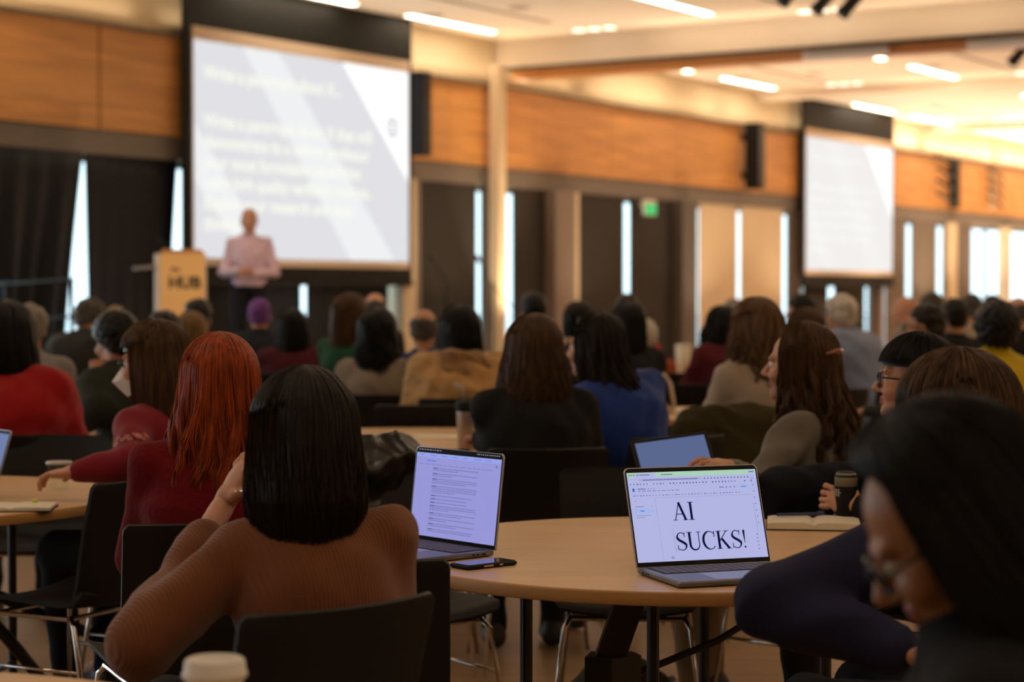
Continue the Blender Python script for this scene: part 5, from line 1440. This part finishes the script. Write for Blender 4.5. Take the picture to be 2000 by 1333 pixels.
person('person in a grey beige top with grey black hair in the far rows', 1895, 577, 17.0, face=20, top=C['beige'], bulk=.02, hair=short(1, 'greydark', th=.014), chairlab='black chair under the person in grey beige')
person('person with black hair in the farthest row against the bright window', 1938, 579, 19.0, face=5, top=C['grey'], hair=short(1, 'black', th=.018), chairlab='black chair under the person in the farthest row')
person('bald person at the right edge in the far rows', 1988, 580, 14.8, face=10, top=C['black'], skin='skin', hair=short(1, 'greydark', balding=True, nape=-.01), chairlab='black chair under the bald person at the right edge')
r23, HM23, _ = person('person with cropped thinning hair and glasses facing left, above the fringe', 1806, 596, 10.9, face=62, lean=8, hy=4, skin='skin2', top=C['char'], faceD=True, hair=short(1, 'dark', th=.006), chairlab='black chair under the cropped haired person with glasses')
glasses(HM23, r23, .022, .003, True)
person('person in a bright yellow sweater with short black curly hair', 1948, 599, 10.2, face=-8, lean=10, side=6, top=C['yellow'], bulk=.04, shoulders=1.1, fold=.010, hair=short(1, 'black', th=.036, curly=.008, rough=.006, nape=.02), chairlab='black chair under the person in the yellow sweater')
# left side
hand29 = PT(100, 918, 6.45)
r29, HM29, I29 = person('person in a crimson top with long brown hair, glasses and a white face mask', 298, 629, 6.75, face=62, lean=8, hy=6, hp=4, skin='skin', top=C['crimson'], fold=.007, bulk=.008, faceD=True,
       hair=long_('brown', zt=-.33, th=.022, prof=[(-.05, 1.05, 1.05, -.01), (-.2, 1.05, 1.05, -.02), (-.33, 1.0, 1.0, -.02)], facea=1.12, n=1700, r=.0018, rag=.06, bangs=-.05),
       arms=dict(L=('W', PT(258, 905, 6.38), PT(150, 922, 6.38), PT(95, 926, 6.40), (0, 0, 1), .55)), chairlab='black chair under the person in the crimson top')
glasses(HM29, r29, .022, .0014)
q = MB(); P = lambda x, y, z: HM29 @ Vector((x, y, z))
top = [(-.062, .045, -.012), (-.035, .100, -.008), (0, .122, .000), (.035, .100, -.008), (.062, .045, -.012)]
mid = [(-.066, .035, -.045), (-.040, .115, -.048), (0, .168, -.050), (.040, .115, -.048), (.066, .035, -.045)]
bot = [(-.060, .02, -.085), (-.035, .085, -.102), (0, .105, -.108), (.035, .085, -.102), (.060, .02, -.085)]
vs = [P(*p) for p in top + mid + bot] + [P(p[0] * .95, p[1] - .004, p[2]) for p in top + mid + bot]; fs = []
for r_ in range(2):
    for k in range(4): a = r_ * 5 + k; fs += [(a, a + 5, a + 6, a + 1), (15 + a, 15 + a + 1, 15 + a + 6, 15 + a + 5)]
q.add(vs, fs); q.build('face_mask', mat('white_mask', (.62, .55, .48), .8), r29)
q = MB(); q.tube([P(-.062, .045, -.015), P(-.08, .0, .0), P(-.084, -.012, .01)], .0012, 4); q.tube([P(-.062, .03, -.08), P(-.08, -.0, -.02)], .0012, 4); q.build('mask_strap', M['white'], r29)
# pale flower print on the sleeve
fl = mat('flower_print', (.50, .22, .20), .8); q = MB(); g_ = random.Random(2)
e_, w_ = I29['el'][0], I29['wr'][0][0]; s_ = I29['nb'] - I29['Sp'] * .045 - I29['X'] * .165
for k in range(13):
    t = .62 + .22 * g_.random(); ax = (e_ - s_).normalized(); c = s_ + (e_ - s_) * t
    cd = toL(I29, Vector((0, 0, CAMZ))) - c; side_ = (cd - ax * cd.dot(ax)).normalized(); o_ = ax.cross(side_)
    an = g_.uniform(-.9, .9); n_ = side_ * math.cos(an) + o_ * math.sin(an); c = c + n_ * .0665; u_ = ax; v_ = n_.cross(u_)
    for m in range(5):
        b = 2 * PI * m / 5; d1 = u_ * math.cos(b) + v_ * math.sin(b); d2 = u_ * math.cos(b + .5) + v_ * math.sin(b + .5); d3 = u_ * math.cos(b - .5) + v_ * math.sin(b - .5)
        q.add([c + d3 * .004, c + d3 * .008, c + d1 * .011, c + d2 * .008, c + d2 * .004], [(0, 1, 2, 3, 4)])
q.build('flower_print', fl, r29)
person('person with bright red hair in a dark red lace sweater', 428, 656, 5.32, face=10, lean=10, side=3, skin='skin', top=C['redlace'], h=.010, fold=.006, bulk=.012, shoulders=1.0,
       hair=long_('red', zt=-.40, th=.026, prof=[(-.03, 1.08, 1.08, 0), (-.12, 1.25, 1.15, -.01), (-.24, 1.45, 1.2, -.03), (-.42, 1.85, 1.2, -.04)], facea=1.0, wave=.013, wfreq=26, n=3800, r=.0013, rag=.2, lock=7),
       chairlab='black chair with a pale top edge under the person with red hair', chair_rot=14, chair_off=(-.06, -.02))
person('person in a bright red sweater with a black bob at the left edge', 12, 590, 8.3, face=4, lean=12, top=C['red'], bulk=.05, shoulders=1.2, fold=.008,
       hair=long_('black', zt=-.17, th=.038, prof=[(-.03, 1.1, 1.08, 0), (-.12, 1.2, 1.08, 0), (-.18, 1.05, 1.0, 0)], facea=1.0, n=700, r=.0035), chairlab='black chair under the person in the bright red sweater')
person('person in a pale grey shirt mostly hidden behind the black bob', 58, 600, 10.6, face=10, lean=8, top=C['grey'], topname='shirt', bulk=.02, hair=short(1, 'grey', th=.02), chairlab='black chair under the person in the pale grey shirt')
person('person in a charcoal jacket with short grey hair bending forward at left', 178, 582, 12.7, face=-34, lean=30, top=C['char'], topname='jacket', bulk=.05, shoulders=1.12, hp=14, fold=.012, skin='skin', hair=short(1, 'greydark', th=.014), chairlab='black chair under the person in the charcoal jacket')
person('person with thinning fair hair behind the dark green jacket', 226, 600, 14.6, face=10, top=C['char'], hair=short(1, 'blond', th=.008), chairlab='black chair under the person with thinning fair hair')
person('person in a dark green jacket with black hair resting chin on a hand', 224, 614, 9.4, face=42, lean=22, hp=8, skin='skin2', top=C['dgreen'], topname='jacket', bulk=.035, fold=.010, faceD=True, hood=None,
       hair=short(1, 'black', th=.03, nape=.015), arms=dict(L=('W', PT(190, 800, 9.1), PT(186, 745, 9.25), PT(190, 700, 9.3), (0, -1, .2), .9)), chairlab='black chair under the person in the dark green jacket')
person('person with dark hair between the masked face and the lectern', 322, 614, 11.2, face=0, top=C['char'], hair=short(1, 'black', th=.024, nape=.01), chairlab='black chair under the dark haired person before the lectern')
person('person with a long fair ponytail in front of the lectern', 374, 611, 12.6, face=-4, top=C['beige'], hair=long_('blond', zt=-.30, th=.014, prof=[(-.05, .8, .9, -.02), (-.2, .6, .5, -.07), (-.32, .3, .3, -.07)], facea=1.3), chairlab='black chair under the person with the fair ponytail')
person('person with short black hair and a lit ear below the lectern', 388, 589, 13.8, face=-8, top=C['beige'], skin='skin', hair=short(1, 'black', th=.022), chairlab='black chair under the person below the lectern')
person('person with purple hair in a dark suit near the stage', 507, 586, 15.2, face=5, lean=10, top=C['navyj'], bulk=.03, shoulders=1.1, hair=short(1, 'purple', th=.012), chairlab='black chair under the person with purple hair')
person('person in a dark wine top with long black hair near the stage', 570, 604, 14.2, face=4, lean=10, top=C['wine'], bulk=.03, shoulders=1.08, hair=long_('black', zt=-.16, th=.03, prof=[(-.1, 1.15, 1.1, 0), (-.18, 1.3, 1.1, 0)], facea=1.0), chairlab='black chair under the person in the dark wine top')
# the speaker on the stage
person('speaker standing on the stage in a pink shirt and dark trousers', 487, 405, 19.5, face=180, lean=0, stand=True, scale=1.03, skin='skin', top=C['pink'], topname='shirt', bulk=.0, fold=.007, h=.014, hh=.007, faceD=True, hair=short(1, 'grey', th=.003, balding=True),
       arms=dict(L=((-.25, .0, 1.16), (-.06, .24, 1.14), (.8, .5, .2), (0, .3, 1), .8), R=((.25, .0, 1.16), (.06, .25, 1.17), (-.8, .5, .3), (0, .3, 1), .8)))
# coats over occupied chairs
coat('green_coat', 'dark olive coat draped on the chair below the beige jacket', ((1425 - 1000) / F * 8.8, 8.72), 14, .52, .50, C['olive'], .40, 7)
q = None
# handbag and shoes under the middle table
S = SDF(); S.ell((0, 0, .10), (.16, .11, .11)); S.ell((.10, -.04, .06), (.09, .08, .06)); S.plane((0, 0, .004), (0, 0, -1), .004)
o = np_obj('handbag', [S.mesh(.012, folds(.01, 1, 4))], C['olive']); o.location = (.36, 6.55, 0); tag(o, 'dark slouchy bag on the floor under the middle table', 'bag')
